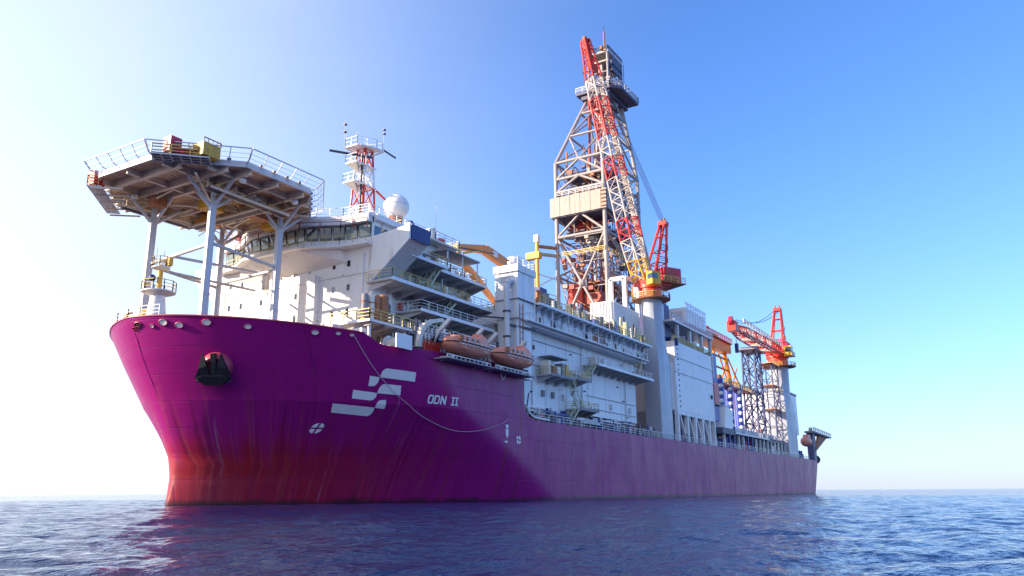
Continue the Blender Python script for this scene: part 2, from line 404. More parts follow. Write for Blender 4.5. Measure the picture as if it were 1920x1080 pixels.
def on_hull(x, z, off=0.0):
    e = .15; p = Vector((x, -hb(x, z), z))
    dx = Vector((2 * e, -(hb(x + e, z) - hb(x - e, z)), 0)); dz = Vector((0, -(hb(x, z + e) - hb(x, z - e)), 2 * e))
    n = dx.cross(dz).normalized()
    if n.y > 0: n = -n
    return p + n * off, n
ZT = 18.72
def ztop(x): return itp(x, [2.2, 17.0, 17.6, 18.3, 19.0, 19.8, 46], [ZT, 17.55, 17.3, 16.9, 16.6, 16.5, 17.25])
def xend(z): return itp(z, [10.5, 10.75, 11.3, 12.2, 13.5, 17.4], [48.8, 47.6, 46.7, 46.1, 45.6, 45.8])

ship = thing('ship_hull', 'long purple drilling ship hull with flared red bow, afloat on the sea', 'ship', (0, 0, 0))
def hull_grid(rows, x1f, sgn, nu=150):
    P = []
    us = [(i / nu) ** 2.2 for i in range(nu + 1)]
    for z in rows:
        row = []
        for u in us:
            xs = stem(z); x = xs + (x1f(z) - xs) * u
            z2 = z if z <= 10.5 else 10.5 + (z - 10.5) / (ZT - 10.5) * (ztop(x) - 10.5)
            row.append((x, sgn * -hb(x, z2), z2))
        P.append(row)
    return P
lowrows = [-3 + 13.5 * i / 30 for i in range(31)]; toprows = [10.5 + (ZT - 10.5) * i / 22 for i in range(23)]
b = MB()
for s in (1, -1): b.grid(hull_grid(lowrows, tail, s))
b.grid([[(tail(z), y * hb(tail(z), z), z) for y in (-1, -.5, 0, .5, 1)] for z in lowrows])
b.out('hull_plating', 'hull_paint', ship, smooth='all')
b = MB()
for s in (1, -1): b.grid(hull_grid(toprows, xend, s, 110))
fo = b.out('forecastle_plating', 'hull_paint', ship, smooth='all')
b = MB()                                           # rounded cap rail on top of the bow plating
xs_ = [2.24 + 14.8 * (i / 46) ** 2 for i in range(47)]
b.path([(x, hb(x, ztop(x)), ztop(x) + .02) for x in xs_[::-1]] + [(x, -hb(x, ztop(x)), ztop(x) + .02) for x in xs_], .09, 6)
b.out('cap_rail', 'bolster', ship)
b = MB(); xs_ = [3.6 + 41.7 * (i / 60) ** 1.8 for i in range(61)]
b.grid([[(x, y * (hb(x, 16.2) - .12), 16.15) for y in (-1, -.5, 0, .5, 1)] for x in xs_]); b.out('forecastle_deck', 'deck_steel', ship, recalc=False)
b = MB(); xs_ = [45.6 + 191 * i / 50 for i in range(51)]
b.grid([[(x, y * (hb(x, 10.5) - .06), 10.46) for y in (-1, -.5, 0, .5, 1)] for x in xs_]); b.out('main_deck', 'deck_steel', ship, recalc=False)
b = MB().prism([(-20.8, 10.46), (20.8, 10.46), (20.8, 16.9), (-20.8, 16.9)], 0, 45.2, 45.5); b.out('forecastle_bulkhead', 'purple_steel', ship)

def hull_patch(polys, name, mt, parent, off=.035, step=.45):
    """flat shapes given as (x, z) outlines, wrapped onto the port side of the hull"""
    bm = bmesh.new()
    for P in polys:
        bm.faces.new([bm.verts.new((x, 0, z)) for x, z in P])
    x0 = min(v.co.x for v in bm.verts); x1 = max(v.co.x for v in bm.verts); z0 = min(v.co.z for v in bm.verts); z1 = max(v.co.z for v in bm.verts)
    x = x0 + step
    while x < x1: bmesh.ops.bisect_plane(bm, geom=bm.verts[:] + bm.edges[:] + bm.faces[:], plane_co=(x, 0, 0), plane_no=(1, 0, 0)); x += step
    z = z0 + step
    while z < z1: bmesh.ops.bisect_plane(bm, geom=bm.verts[:] + bm.edges[:] + bm.faces[:], plane_co=(0, 0, z), plane_no=(0, 0, 1)); z += step
    ret = bmesh.ops.extrude_face_region(bm, geom=bm.faces[:]); top = [v for v in ret['geom'] if isinstance(v, bmesh.types.BMVert)]
    ts = set(top)
    for v in bm.verts: v.co = on_hull(v.co.x, v.co.z, off if v in ts else -.02)[0]
    bmesh.ops.recalc_face_normals(bm, faces=bm.faces)
    me = bpy.data.meshes.new(name); bm.to_mesh(me); bm.free(); me.materials.append(MATS[mt])
    o = bpy.data.objects.new(name, me); COL.objects.link(o); o.parent = parent
    return o
LOGO = [
 [(23.92, 14.07), (24.08, 13.06), (20.16, 13.24), (20.13, 13.47), (20.16, 13.67), (20.16, 13.83), (20.25, 13.97), (20.33, 14.07), (20.45, 14.14), (20.6, 14.18)],
 [(19.12, 13.31), (20.1, 13.23), (20.13, 12.98), (20.14, 12.78), (20.1, 12.61), (20.05, 12.47), (19.98, 12.38), (19.86, 12.31), (19.76, 12.29), (19.36, 12.28)],
 [(22.67, 12.53), (22.93, 11.53), (20.5, 11.6), (20.48, 11.84), (20.48, 12.04), (20.52, 12.22), (20.59, 12.36), (20.66, 12.46), (20.79, 12.53), (20.94, 12.57)],
 [(18.15, 11.81), (20.48, 11.6), (20.51, 11.39), (20.52, 11.22), (20.47, 11.08), (20.41, 10.97), (20.34, 10.9), (20.21, 10.85), (20.06, 10.83), (18.36, 10.95)],
 [(21.63, 10.94), (21.95, 10.04), (20.98, 10.11), (20.9, 10.31), (20.86, 10.48), (20.87, 10.62), (20.92, 10.74), (20.99, 10.83), (21.09, 10.89), (21.21, 10.91)],
 [(16.98, 10.35), (20.91, 10.1), (20.99, 9.88), (21.02, 9.69), (21.03, 9.54), (20.99, 9.41), (20.9, 9.32), (20.8, 9.27), (20.64, 9.25), (17.37, 9.49)]]
for P in LOGO: hull_patch([P], 'emblem_bar', 'lettering', ship)
def bars(x0, z0, w, h, strokes): return [[(x0 + u * w, z0 + v * h) for u, v in s] for s in strokes]
q = .22; v_ = .17
O_ = [[(.2, 0), (.8, 0), (1, .2), (1 - q, .25), (.72, v_), (.28, v_), (q, .25), (0, .2)], [(0, .2), (q, .25), (q, .75), (0, .8)], [(1, .2), (1, .8), (1 - q, .75), (1 - q, .25)],
      [(0, .8), (q, .75), (.28, 1 - v_), (.72, 1 - v_), (1 - q, .75), (1, .8), (.8, 1), (.2, 1)]]
D_ = [[(0, 0), (q, 0), (q, 1), (0, 1)], [(q, 0), (.75, 0), (1, .2), (1 - q, .26), (.68, v_), (q, v_)], [(1, .2), (1, .8), (1 - q, .74), (1 - q, .26)],
      [(q, 1 - v_), (.68, 1 - v_), (1 - q, .74), (1, .8), (.75, 1), (q, 1)]]
N_ = [[(0, 0), (q, 0), (q, 1), (0, 1)], [(1 - q, 0), (1, 0), (1, 1), (1 - q, 1)], [(q, 1), (q, .62), (1 - q, 0), (1 - q, .38)]]
I_ = [[(.32, .15), (.68, .15), (.68, .85), (.32, .85)], [(0, 0), (1, 0), (1, .15), (0, .15)], [(0, .85), (1, .85), (1, 1), (0, 1)]]
for g_, x0, w in ((O_, 26.35, .72), (D_, 27.18, .72), (N_, 28.05, .80), (I_, 29.7, .5), (I_, 30.32, .5)): hull_patch(bars(x0, 10.88, w, .96, g_), 'name_letter', 'lettering', ship)
for cx, cz, rr in ((17.17, 7.88, .5), (44.45, 7.66, .52)):      # thruster marks: four white quadrants
    Q = []
    for k in range(4):
        a0 = k * math.pi / 2; ox, oz = .09 * math.cos(a0 + math.pi / 4) * 1.4, .09 * math.sin(a0 + math.pi / 4) * 1.4
        Q.append([(cx + ox, cz + oz)] + [(cx + ox + (rr - .09) * math.cos(a0 + math.pi / 2 * i / 5), cz + oz + (rr - .09) * math.sin(a0 + math.pi / 2 * i / 5)) for i in range(6)])
    hull_patch(Q, 'thruster_mark', 'lettering', ship)
hull_patch([[(41.35, 9.0), (41.9, 9.0), (41.9, 9.45), (41.35, 9.45)], [(41.3, 8.9), (41.9, 8.9), (41.9, 8.2), (41.6, 7.75), (41.3, 8.2)], [(41.05, 7.2), (41.7, 7.2), (41.7, 7.42), (41.05, 7.42)]], 'draught_mark', 'lettering', ship)
def disc_on_hull(x, z, r, name, mt, par, ring=True, sq=.7):
    p, n = on_hull(x, z, .03); t = Vector((0, 0, 1)).cross(n).normalized(); u = n.cross(t)
    if ring:
        b = MB(); K = 20; rows = []
        for rad, h in ((1.16, -.05), (1.12, .10), (1.0, .13), (.94, .03)):
            rows.append([p + t * (r * rad * math.cos(2 * math.pi * i / K)) + u * (r * sq * rad * math.sin(2 * math.pi * i / K)) + n * h for i in range(K)])
        f = b.grid(rows, True).out('fairlead', 'bolster', par, True)
    else: f = None
    b = MB(); K = 20
    b.add([p + t * (r * .95 * math.cos(2 * math.pi * i / K)) + u * (r * sq * .95 * math.sin(2 * math.pi * i / K)) + n * .04 for i in range(K)], [tuple(range(K))])
    b.out(name, mt, f or par)
    return f
for x, z, r, mt_ in ((2.68, 17.67, .16, 'black_paint'), (2.8, 17.46, .13, 'black_paint'), (2.72, 17.7, .2, 'black_paint'), (2.62, 17.95, .42, 'black_paint'), (3.1, 17.72, .28, 'clean_white'), (3.4, 18.0, .46, 'clean_white'),
                  (4.2, 17.69, .42, 'clean_white'), (5.45, 17.9, .46, 'clean_white'), (7.95, 17.54, .36, 'clean_white'), (12.78, 17.25, .38, 'clean_white'), (14.68, 17.3, .28, 'clean_white'), (15.92, 17.25, .26, 'clean_white')):
    disc_on_hull(x, z, r, 'painted_opening', mt_, ship)  # white discs stand for daylight behind the holes, painted as plain colour
# rounded bolster the anchor stows against
p, n = on_hull(7.6, 13.75, 0); t = Vector((0, 0, 1)).cross(n).normalized(); u = n.cross(t)
b = MB(); K = 28
b.grid([[p + t * (1.5 * f_ * math.cos(2 * math.pi * i / K)) + u * (1.4 * f_ * math.sin(2 * math.pi * i / K)) + n * h for i in range(K)] for f_, h in ((1.12, -.5), (1.06, .25), (.97, .62), (.84, .78), (.66, .74), (.62, .35), (.02, .3))], True)
b.out('anchor_bolster', 'bolster', ship, True)
# anchor: shank, crown and two broad pointed flukes
an = thing('stowed_anchor', 'black ship anchor with two pointed flukes stowed in its hawse on the bow', 'anchor', p + n * .8)
P3 = lambda a, c, d: p + t * (a * 1.08) + u * (c * 1.15 - .1) + n * (d * 1.05)
b = MB().beam(P3(0, 1.5, .7), P3(0, -1.0, 1.25), .5); b.out('shank', 'black_paint', an)
b = MB()
pts = [(-1.75, -.55), (-.9, -1.25), (.9, -1.25), (1.75, -.55), (1.2, -.3), (-1.2, -.3)]
b.add([P3(a, c, 1.0) for a, c in pts] + [P3(a * .85, c * .9, 1.7) for a, c in pts], [tuple(range(5, -1, -1)), tuple(range(6, 12))] + [(i, (i + 1) % 6, 6 + (i + 1) % 6, 6 + i) for i in range(6)])
b.out('crown', 'black_paint', an)
for s in (-1, 1):
    b = MB(); F = [(s * .25, -.45), (s * 1.65, -.55), (s * 1.25, .35), (s * .85, 1.75), (s * .5, .6)]
    b.add([P3(a, c, 1.05 + .1 * (c > 1)) for a, c in F] + [P3(a, c, 1.55 - .35 * (c > 1)) for a, c in F], [(4, 3, 2, 1, 0), (5, 6, 7, 8, 9)] + [(i, (i + 1) % 5, 5 + (i + 1) % 5, 5 + i) for i in range(5)])
    b.out('fluke', 'black_paint', an)
b = MB(); b.tube(P3(-1.55, -.8, 1.35), P3(1.55, -.8, 1.35), .16, 8); b.out('anchor_pin', 'dark_steel', an)
# the rope that sags along the side
rp = [(16.0, 17.31), (18.33, 14.89), (20.71, 12.85), (23.82, 10.79), (27.28, 9.27), (31.52, 8.23), (35.66, 8.44), (39.66, 9.4), (41.55, 10.06)]
pts = []
for i in range(len(rp) - 1):
    p0 = rp[max(0, i - 1)]; p1 = rp[i]; p2 = rp[i + 1]; p3 = rp[min(len(rp) - 1, i + 2)]
    for k in range(6):
        t_ = k / 6; c = [.5 * (2 * p1[j] + (p2[j] - p0[j]) * t_ + (2 * p0[j] - 5 * p1[j] + 4 * p2[j] - p3[j]) * t_ ** 2 + (-p0[j] + 3 * p1[j] - 3 * p2[j] + p3[j]) * t_ ** 3) for j in (0, 1)]
        pts.append(on_hull(c[0], c[1], .22)[0])
pts.append(on_hull(*rp[-1], .22)[0])
tag(MB().path(pts, .04, 5).out('mooring_rope', 'rope_fibre'), 'thin pale rope sagging along the purple side past the white emblem', 'rope')
b = MB(); pts = [on_hull(39.2 + 1.9 * i / 10, 16.9 - 1.9 * math.sin(math.pi * i / 10), .35)[0] for i in range(11)]
tag(b.path(pts, .05, 5).out('hanging_rope', 'rail_white'), 'short white rope loop hanging over the hull edge under the lifeboats', 'rope')

# ------------------------------------------------------------------ bow fittings
bw = thing('anchor_windlass', 'yellow and green winch at the very tip of the bow', 'winch', (4.8, 2.6, 16.15))
pbox('bedplate', 'yellow_paint', bw, (5.6, .4, 16.15), (7.0, 2.6, 18.4))
MB().tube((5.0, 1.2, 19.3), (5.0, 3.9, 19.3), .75, 16).out('drum', 'green_stair', bw, True)
for y in (1.1, 4.0): MB().lathe((5.0, y, 19.3), [(.95, -.1), (.95, .1)], 18, 1).out('drum_flange', 'yellow_paint', bw, True)
pbox('gearbox', 'yellow_paint', bw, (5.5, .6, 18.4), (6.4, 1.6, 19.6))
rl = thing('bow_railing', 'short white guard railing at the tip of the bow beside the winch', 'railing', (3, 0, 18.7))
rail(rl, [(4.4, 6.6, 18.5), (3.0, 3.4, 18.65), (2.6, 1.0, 18.72), (2.6, -1.0, 18.72), (3.1, -3.4, 18.7)], h=1.15, r=.035, gap=1.1)
fm = thing('bow_mast', 'slim pale mast with two round railed platforms and a black ball near the bow', 'mast', (5.1, 0, 16.15))
MB().lathe((5.1, 0, 16.15), [(1.35, 0), (1.1, 2.5), (.75, 5.3), (.72, 5.9)], 14).out('mast_column', 'white_paint', fm, True)
MB().lathe((5.1, 0, 21.9), [(.7, -.35), (1.75, 0), (1.75, .12)], 14).out('lower_platform', 'white_paint', fm, True)
rail(fm, [(5.1 + 1.7 * math.cos(a), 1.7 * math.sin(a), 22.0) for a in [i * math.pi / 5 for i in range(11)]], 'rail_yellow', r=.035, gap=.9)
ptube('topmast', 'yellow_paint', fm, (5.1, 0, 21.9), (5.1, 0, 25.0), .28, 10)
MB().lathe((5.1, 0, 24.6), [(.3, -.25), (.95, 0), (.95, .1)], 12).out('upper_platform', 'white_paint', fm, True)
rail(fm, [(5.1 + .9 * math.cos(a), .9 * math.sin(a), 24.7) for a in [i * math.pi / 4 for i in range(9)]], 'rail_yellow', r=.03, gap=.8)
ptube('aerial', 'rail_white', fm, (4.8, .5, 25), (4.8, .5, 27.0), .04, 5); ptube('aerial', 'rail_white', fm, (5.2, -.2, 25), (5.2, -.2, 26.6), .05, 5)
MB().sphere((4.4, .3, 23.45), .38, 14, 8).out('signal_ball', 'navy', fm, True)
MB().box((5.5, -.7, 25.0), (6.0, -.2, 25.9)).out('lantern', 'yellow_paint', fm)
for k, (x, y) in enumerate(((5.6, -3.6), (8.4, -7.6))): 
    tag(MB().lathe((x, y, 16.2), [(.32, 0), (.28, 1.9), (.45, 2.1), (.45, 2.6), (.2, 2.75)], 12).out('bollard', 'navy', None, True), ('dark bollard just above the bow rail beside the near helideck pole', 'dark bollard inside the bow rail, farther from the bow tip')[k], 'bollard', 'bow bollards')

# ------------------------------------------------------------------ helideck
HX, HA, HZ = 10.75, 11.0, 34.75; HS = HA * math.tan(R(22.5))
hd = thing('helideck', 'octagonal helicopter deck on four tall grey poles above the bow', 'helideck', (HX, 0, 16.15))
octo = [(HX - HS, -HA), (HX + HS, -HA), (HX + HA, -HS), (HX + HA, HS), (HX + HS, HA), (HX - HS, HA), (HX - HA, HS), (HX - HA, -HS)]
MB().prism([(x, y) for x, y in octo], 2, HZ - .12, HZ).out('deck_plate', 'deck_steel', hd)
for i in range(8):
    a, c = octo[i], octo[(i + 1) % 8]; MB().beam((*a, HZ - .28), (*c, HZ - .28), .22, .62).out('edge_beam', 'pole_grey', hd)
y = -HA + .3
while y < HA - .2:                                              # the deck's underside planks
    hw = min(HA, HA + HS - abs(y)) - .15
    pbox('deck_plank', 'deck_under', hd, (HX - hw, y - .24, HZ - .30), (HX + hw, y + .24, HZ - .13)); y += .6
for x in (1.8, 5.0, 7.0, 10.75, 14.5, 16.5, 19.8):              # transverse girders
    hw = min(HA, HA + HS - abs(x - HX)) - .2
    MB().box((x - .05, -hw, HZ - 1.05), (x + .05, hw, HZ - .3)).box((x - .2, -hw, HZ - 1.13), (x + .2, hw, HZ - 1.05)).out('girder', 'truss_cream', hd)
for yy in (-8.2, -5.1, 0, 5.1, 8.2):
    hw = min(HA, HA + HS - abs(yy)) - .25
    MB().box((HX - hw, yy - .05, HZ - .92), (HX + hw, yy + .05, HZ - .3)).box((HX - hw, yy - .16, HZ - .99), (HX + hw, yy + .16, HZ - .92)).out('girder', 'truss_cream', hd)
poles = [(7.0, -5.1), (7.0, 5.1), (16.5, -5.1), (16.5, 5.1)]
for i, (x, y) in enumerate(poles):
    po = MB().lathe((x, y, 16.15), [(.52, 0), (.46, 8), (.44, 15.3)], 16).out('pole', 'pole_grey', hd, True)
    MB().lathe((x, y, 21.5), [(.54, -.08), (.54, .08)], 16).out('flange', 'pole_grey', po, True)
    MB().beam((x - .45, y - .3, 16.2), (x - .45, y - .3, 31), .1).out('conduit', 'rail_white', po)
    for dx, dy in ((-3.4, 0), (3.4, 0), (0, -3.1), (0, 3.1)):
        ptube('strut', 'pole_grey', hd, (x, y, 31.0), (x + dx, y + dy, HZ - 1.0), .2, 8)
    ptube('strut', 'pole_grey', hd, (x, y, 31.3), (x, y, HZ - 1.0), .3, 10)
for p_, q_ in (((7, 5.1, 26.3), (7, -5.1, 27.0)), ((7, -5.1, 27.2), (16.5, -5.1, 26.6)), ((7, 5.1, 26.2), (16.5, 5.1, 25.6)), ((16.5, 5.1, 26.0), (16.5, -5.1, 26.4))): ptube('tie_brace', 'pole_grey', hd, p_, q_, .2, 10)
ptube('tie_brace', 'pole_grey', hd, (7, 1.0, 26.6), (20.5, 1.0, 27.6), .16, 8); ptube('tie_brace', 'pole_grey', hd, (9.5, 5.1, 26.0), (20.5, 3.0, 25.8), .16, 8); ptube('tie_brace', 'pole_grey', hd, (7, 2.2, 26.5), (9.3, 5.1, 26.0), .13, 8)
for x in (20.5,): pbox('landing_bracket', 'truss_cream', hd, (20.1, .6, 25.6), (20.6, 1.4, 28.0))
# catwalk slung under the deck
cw = [(5.0, -6.6), (16.0, -6.6), (13.0, -6.4), (13.0, 6.2), (4.0, 6.4)]; CZ = 32.5
for i in (0, 2, 3):
    a, c = Vector((*cw[i], CZ)), Vector((*cw[i + 1], CZ)); d = (c - a).normalized(); nrm = Vector((-d.y, d.x, 0)) * .5
    cwk = MB().beam(a, c, 1.1, .12).out('catwalk', 'grating', hd)
    for s in (-1, 1): MB().beam(a + nrm * s * 1.1, c + nrm * s * 1.1, .14, .22).out('toe_board', 'truss_cream', cwk)
    rail(cwk, [a + nrm * 1.1, c + nrm * 1.1], 'rail_yellow', r=.025)
    k = int((c - a).length / 3.2)
    for j in range(k + 1):
        h = a.lerp(c, j / k); MB().beam(h, h + Vector((0, 0, HZ - .9 - CZ)), .09).out('hanger', 'truss_cream', cwk)
for a, c in (((3, -7.2), (19, 7.2)), ((3, 7.2), (19, -7.2)), ((10.75, -7.2), (10.75, 7.2))): ptube('sway_brace', 'truss_cream', hd, (*a, HZ - 1.5), (*c, HZ - 1.5), .13, 8)
rg = random.Random(5)
for i in range(34):
    x = rg.uniform(2.5, 18.5); y = rg.uniform(-8.5, 8.5); L = rg.uniform(1.5, 4.0); k = rg.random()
    q_ = (min(x + L, 19.5), y, HZ - 1.1 - rg.uniform(0, .9)) if k < .5 else (x, min(y + L, 9), HZ - 1.1 - rg.uniform(0, .9))
    pbeam('under_deck_pipe', rg.choice(['truss_cream', 'truss_cream', 'rail_yellow', 'rail_red', 'pole_grey', 'orange_paint']), hd, (x, y, HZ - 1.15), q_, rg.uniform(.07, .16))
for x, y, sx, sy, mt_ in ((9, -1.5, 2.4, 1.6, 'yellow_paint'), (14, -3.6, 2.2, 1.4, 'rust_brown'), (12.5, 3, 2.0, 2.2, 'orange_paint'), (5.2, 2.6, 1.6, 1.2, 'rust_brown'), (18, -2, 1.4, 1.8, 'yellow_paint')):
    pbox('service_box', mt_, hd, (x, y, HZ - 2.2), (x + sx, y + sy, HZ - 1.2))
for x, y in ((7.2, -9.4), (14.8, -9.2), (4.0, 4.5), (12, -6.2)): MB().lathe((x, y, HZ - 1.6), [(.32, 0), (.36, .35), (.1, .5)], 12).out('floodlight', 'clean_white', hd, True)
for i in range(8):                                               # safety nets round the edge
    a, c = Vector((*octo[i], HZ)), Vector((*octo[(i + 1) % 8], HZ)); mid = (a + c) / 2 - Vector((HX, 0, HZ)); o_ = mid.normalized()
    b = MB(); w0 = .15; e1 = a + o_ * 1.5 + Vector((0, 0, .95)); e2 = c + o_ * 1.5 + Vector((0, 0, .95))
    d = (c - a).normalized(); e1 = e1 - d * .55; e2 = e2 + d * .55
    b.beam(e1, e2, .10); K = 5
    for k in range(K + 1):
        A, B = a.lerp(c, k / K), e1.lerp(e2, k / K)
        M1 = A.lerp(B, .55) - Vector((0, 0, .45)); b.path([A - Vector((0, 0, .3)), M1, B], .05, 5)
    for f_ in (.3, .6, .8): b.beam(a.lerp(e1, f_) - Vector((0, 0, .5 * math.sin(math.pi * f_))), c.lerp(e2, f_) - Vector((0, 0, .5 * math.sin(math.pi * f_))), .03)
    b.out('safety_net', 'pole_grey', hd, recalc=False)
for i in (0, 1, 7):                                              # perimeter lights
    a, c = octo[i], octo[(i + 1) % 8]
    for k in (.2, .4, .6, .8): MB().box((a[0] + (c[0] - a[0]) * k - .15, a[1] + (c[1] - a[1]) * k - .25, HZ), (a[0] + (c[0] - a[0]) * k + .15, a[1] + (c[1] - a[1]) * k + .05, HZ + .28)).out('deck_light', 'dark_steel', hd)
# outrigger platform of open grating on the port bow corner
A = Vector((octo[7][0], octo[7][1], HZ - .55)); B = Vector((octo[0][0], octo[0][1], HZ - .55)); o_ = Vector((-.7071, -.7071, 0)); dd = (B - A).normalized()
pf = MB(); E1, E2 = A.lerp(B, .02), A.lerp(B, .62)
pf.add([E1, E2, E2 + o_ * 1.9, E1 + o_ * 1.9] + [v + Vector((0, 0, .1)) for v in (E1, E2, E2 + o_ * 1.9, E1 + o_ * 1.9)], [(3, 2, 1, 0), (4, 5, 6, 7), (0, 1, 5, 4), (1, 2, 6, 5), (2, 3, 7, 6), (3, 0, 4, 7)])
pf = pf.out('outrigger_grating', 'grating', hd)
for k in range(7): pbeam('grating_bar', 'pole_grey', pf, E1.lerp(E2, k / 6) - Vector((0, 0, .08)), E1.lerp(E2, k / 6) + o_ * 1.95 - Vector((0, 0, .08)), .12)
for k in range(4): pbeam('grating_bar', 'pole_grey', pf, E1 + o_ * 1.95 * k / 3 - Vector((0, 0, .08)), E2 + o_ * 1.95 * k / 3 - Vector((0, 0, .08)), .12)
rail(pf, [E1 + o_ * 1.85, E2 + o_ * 1.85], 'rail_yellow', r=.05, h=1.0)
c0 = A.lerp(B, .22) + o_ * 1.0 + Vector((0, 0, .1)); mo = thing('fire_monitor_box', 'magenta red fire monitor cabinet on the helideck corner beside a yellow box', 'cabinet', c0)
MB().box(c0 + Vector((-.7, -.55, .35)), c0 + Vector((.6, .65, 1.95))).out('cabinet', 'monitor_red', mo); MB().box(c0 + Vector((-.45, -.4, 0)), c0 + Vector((-.3, .4, .35))).box(c0 + Vector((-.35, -.1, .1)), c0 + Vector((.3, .1, .3))).box(c0 + Vector((.25, -.4, 0)), c0 + Vector((.4, .4, .35))).out('stand', 'yellow_paint', mo)
c0 = A.lerp(B, .38) + o_ * 1.0 + Vector((0, 0, .1)); mo = thing('foam_unit', 'low red foam unit between the red cabinet and the yellow box on the helideck', 'foam unit', c0)
MB().box(c0 + Vector((-.6, -.4, .1)), c0 + Vector((.5, .4, .75))).out('tank', 'monitor_red', mo); MB().tube(c0 + Vector((-.4, 0, .8)), c0 + Vector((.5, .1, 1.1)), .1, 8).out('nozzle', 'dark_steel', mo)
c0 = A.lerp(B, .58) + o_ * .9 + Vector((0, 0, .1)); mo = thing('equipment_crate', 'yellow railed equipment crate standing on the helideck edge', 'crate', c0)
MB().box(c0 + Vector((-1.1, -.8, .1)), c0 + Vector((1.0, .9, 1.5))).out('body', 'yellow_paint', mo); rail(mo, [c0 + Vector((-1.1, -.8, 1.5)), c0 + Vector((1, -.8, 1.5)), c0 + Vector((1, .9, 1.5))], 'dark_steel', h=.4, r=.04, gap=.5, mids=0)
pbox('ventilation_slot', 'dark_steel', mo, c0 + Vector((-1.13, -.5, .5)), c0 + Vector((-1.1, .6, .75)))
# lower platform at the starboard bow corner
sp_ = thing('monitor_platform', 'lower railed platform hanging off the starboard bow corner of the helideck', 'platform', (-1, 8, 32.6))
A = Vector((octo[6][0], octo[6][1], 33.3)); B = Vector((octo[5][0], octo[5][1], 33.3)); o_ = Vector((-.7071, .7071, 0))
def slab(par, name, mt_, P, z, th): return MB().prism([(v.x, v.y) for v in P], 2, z - th, z).out(name, mt_, par)
for k in range(6):
    o0, o1 = -.3 + .25 * k, -.12 + .25 * k; slab(sp_, 'platform_plank', 'pole_grey', [A + o_ * o0, B + o_ * o0, B + o_ * o1, A + o_ * o1], 33.3, .12)
for k in range(5): pbeam('support_arm', 'truss_cream', sp_, A.lerp(B, k / 4) + o_ * .8 - Vector((0, 0, .3)), A.lerp(B, k / 4) - o_ * 2.5 - Vector((0, 0, .2)), .16)
rail(sp_, [A, A + o_ * 1.1, B + o_ * .8, B], 'rail_yellow', r=.035)
c0 = A.lerp(B, .12) + o_ * .45; mo = thing('fire_monitor_box', 'magenta red fire monitor cabinet at the far left end of the helideck', 'cabinet', c0)
MB().box(c0 + Vector((-.7, -.55, .3)), c0 + Vector((.6, .65, 1.8))).out('cabinet', 'monitor_red', mo); MB().box(c0 + Vector((-.5, -.4, 0)), c0 + Vector((-.35, .4, .3))).box(c0 + Vector((-.4, -.1, .1)), c0 + Vector((.3, .1, .28))).box(c0 + Vector((.25, -.4, 0)), c0 + Vector((.4, .4, .3))).out('stand', 'yellow_paint', mo)

# ------------------------------------------------------------------ accommodation block
FX = 23.5
ac = thing('accommodation_block', 'white accommodation block with curved bridge windows behind the helideck poles', 'deckhouse', (FX, 0, 16.15))
b = MB().box((FX, -13, 16.15), (45, 13, 30.2)); b.out('wall', 'white_paint', ac)
wy = [-9.8, -7.4, -3.3 + .05, -1.05, 5.2, 9.05, 11.35]
for zz in (28.1, 25.1, 22.15, 19.2):
    for y in wy:
        w = MB().box((FX - .05, y - .34, zz - .48), (FX + .01, y + .34, zz + .48)).out('window', 'clean_white', ac)
        MB().box((FX - .07, y - .24, zz - .38), (FX - .03, y + .24, zz + .38)).out('pane', 'port_glass', w)
pbox('pipe_trunk', 'white_paint', ac, (FX - .75, -5.0, 16.15), (FX + .05, -3.75, 27.2))
for z in (20.7, 26.6): ptube('cable_run', 'rail_white', ac, (FX - .1, -12.8, z), (FX - .1, 12.8, z), .05, 6)
rg = random.Random(8)
for i in range(22): y = rg.uniform(-12.5, 12.5); z = rg.uniform(17.5, 28.8); MB().box((FX - .22, y, z), (FX + .01, y + rg.uniform(.15, .4), z + rg.uniform(.12, .35))).out('wall_fitting', rg.choice(['cream_paint', 'pole_grey', 'rust_brown', 'white_paint']), ac)
for y in (-12.2, 12.4): ptube('downpipe', 'rail_white', ac, (FX - .12, y, 16.2), (FX - .12, y, 29), .07, 6)
# flared bridge wings
for s in (-1, 1):
    prof = [(-12.9, 22.6), (-13.05, 24.1), (-13.5, 25.4), (-18.75, 29.5), (-19.0, 29.75), (-19.0, 31.5), (-14, 31.0), (-12.9, 31.0)]
    wg = MB().prism([(-s * y, z) for y, z in prof], 0, FX - .03, FX + .22).out('wing_front_plate', 'white_paint', ac)
    pr2 = [(-12.9, 25.6), (-13.6, 25.9), (-18.6, 29.8), (-18.9, 30.0), (-18.9, 30.9), (-12.9, 30.9)]
    MB().prism([(-s * y, z) for y, z in pr2], 0, FX + .2, FX + 3.9).out('bridge_wing', 'white_paint', ac)
    pbox('wing_end_panel', 'navy', ac, (FX + .3, s * 19.0 - .08, 29.8), (FX + 3.8, s * 19.0 + .08, 31.6))
rail(ac, [(FX + 3.9, -18.8, 30.9), (FX + 3.9, -13, 30.9)], 'rail_white')
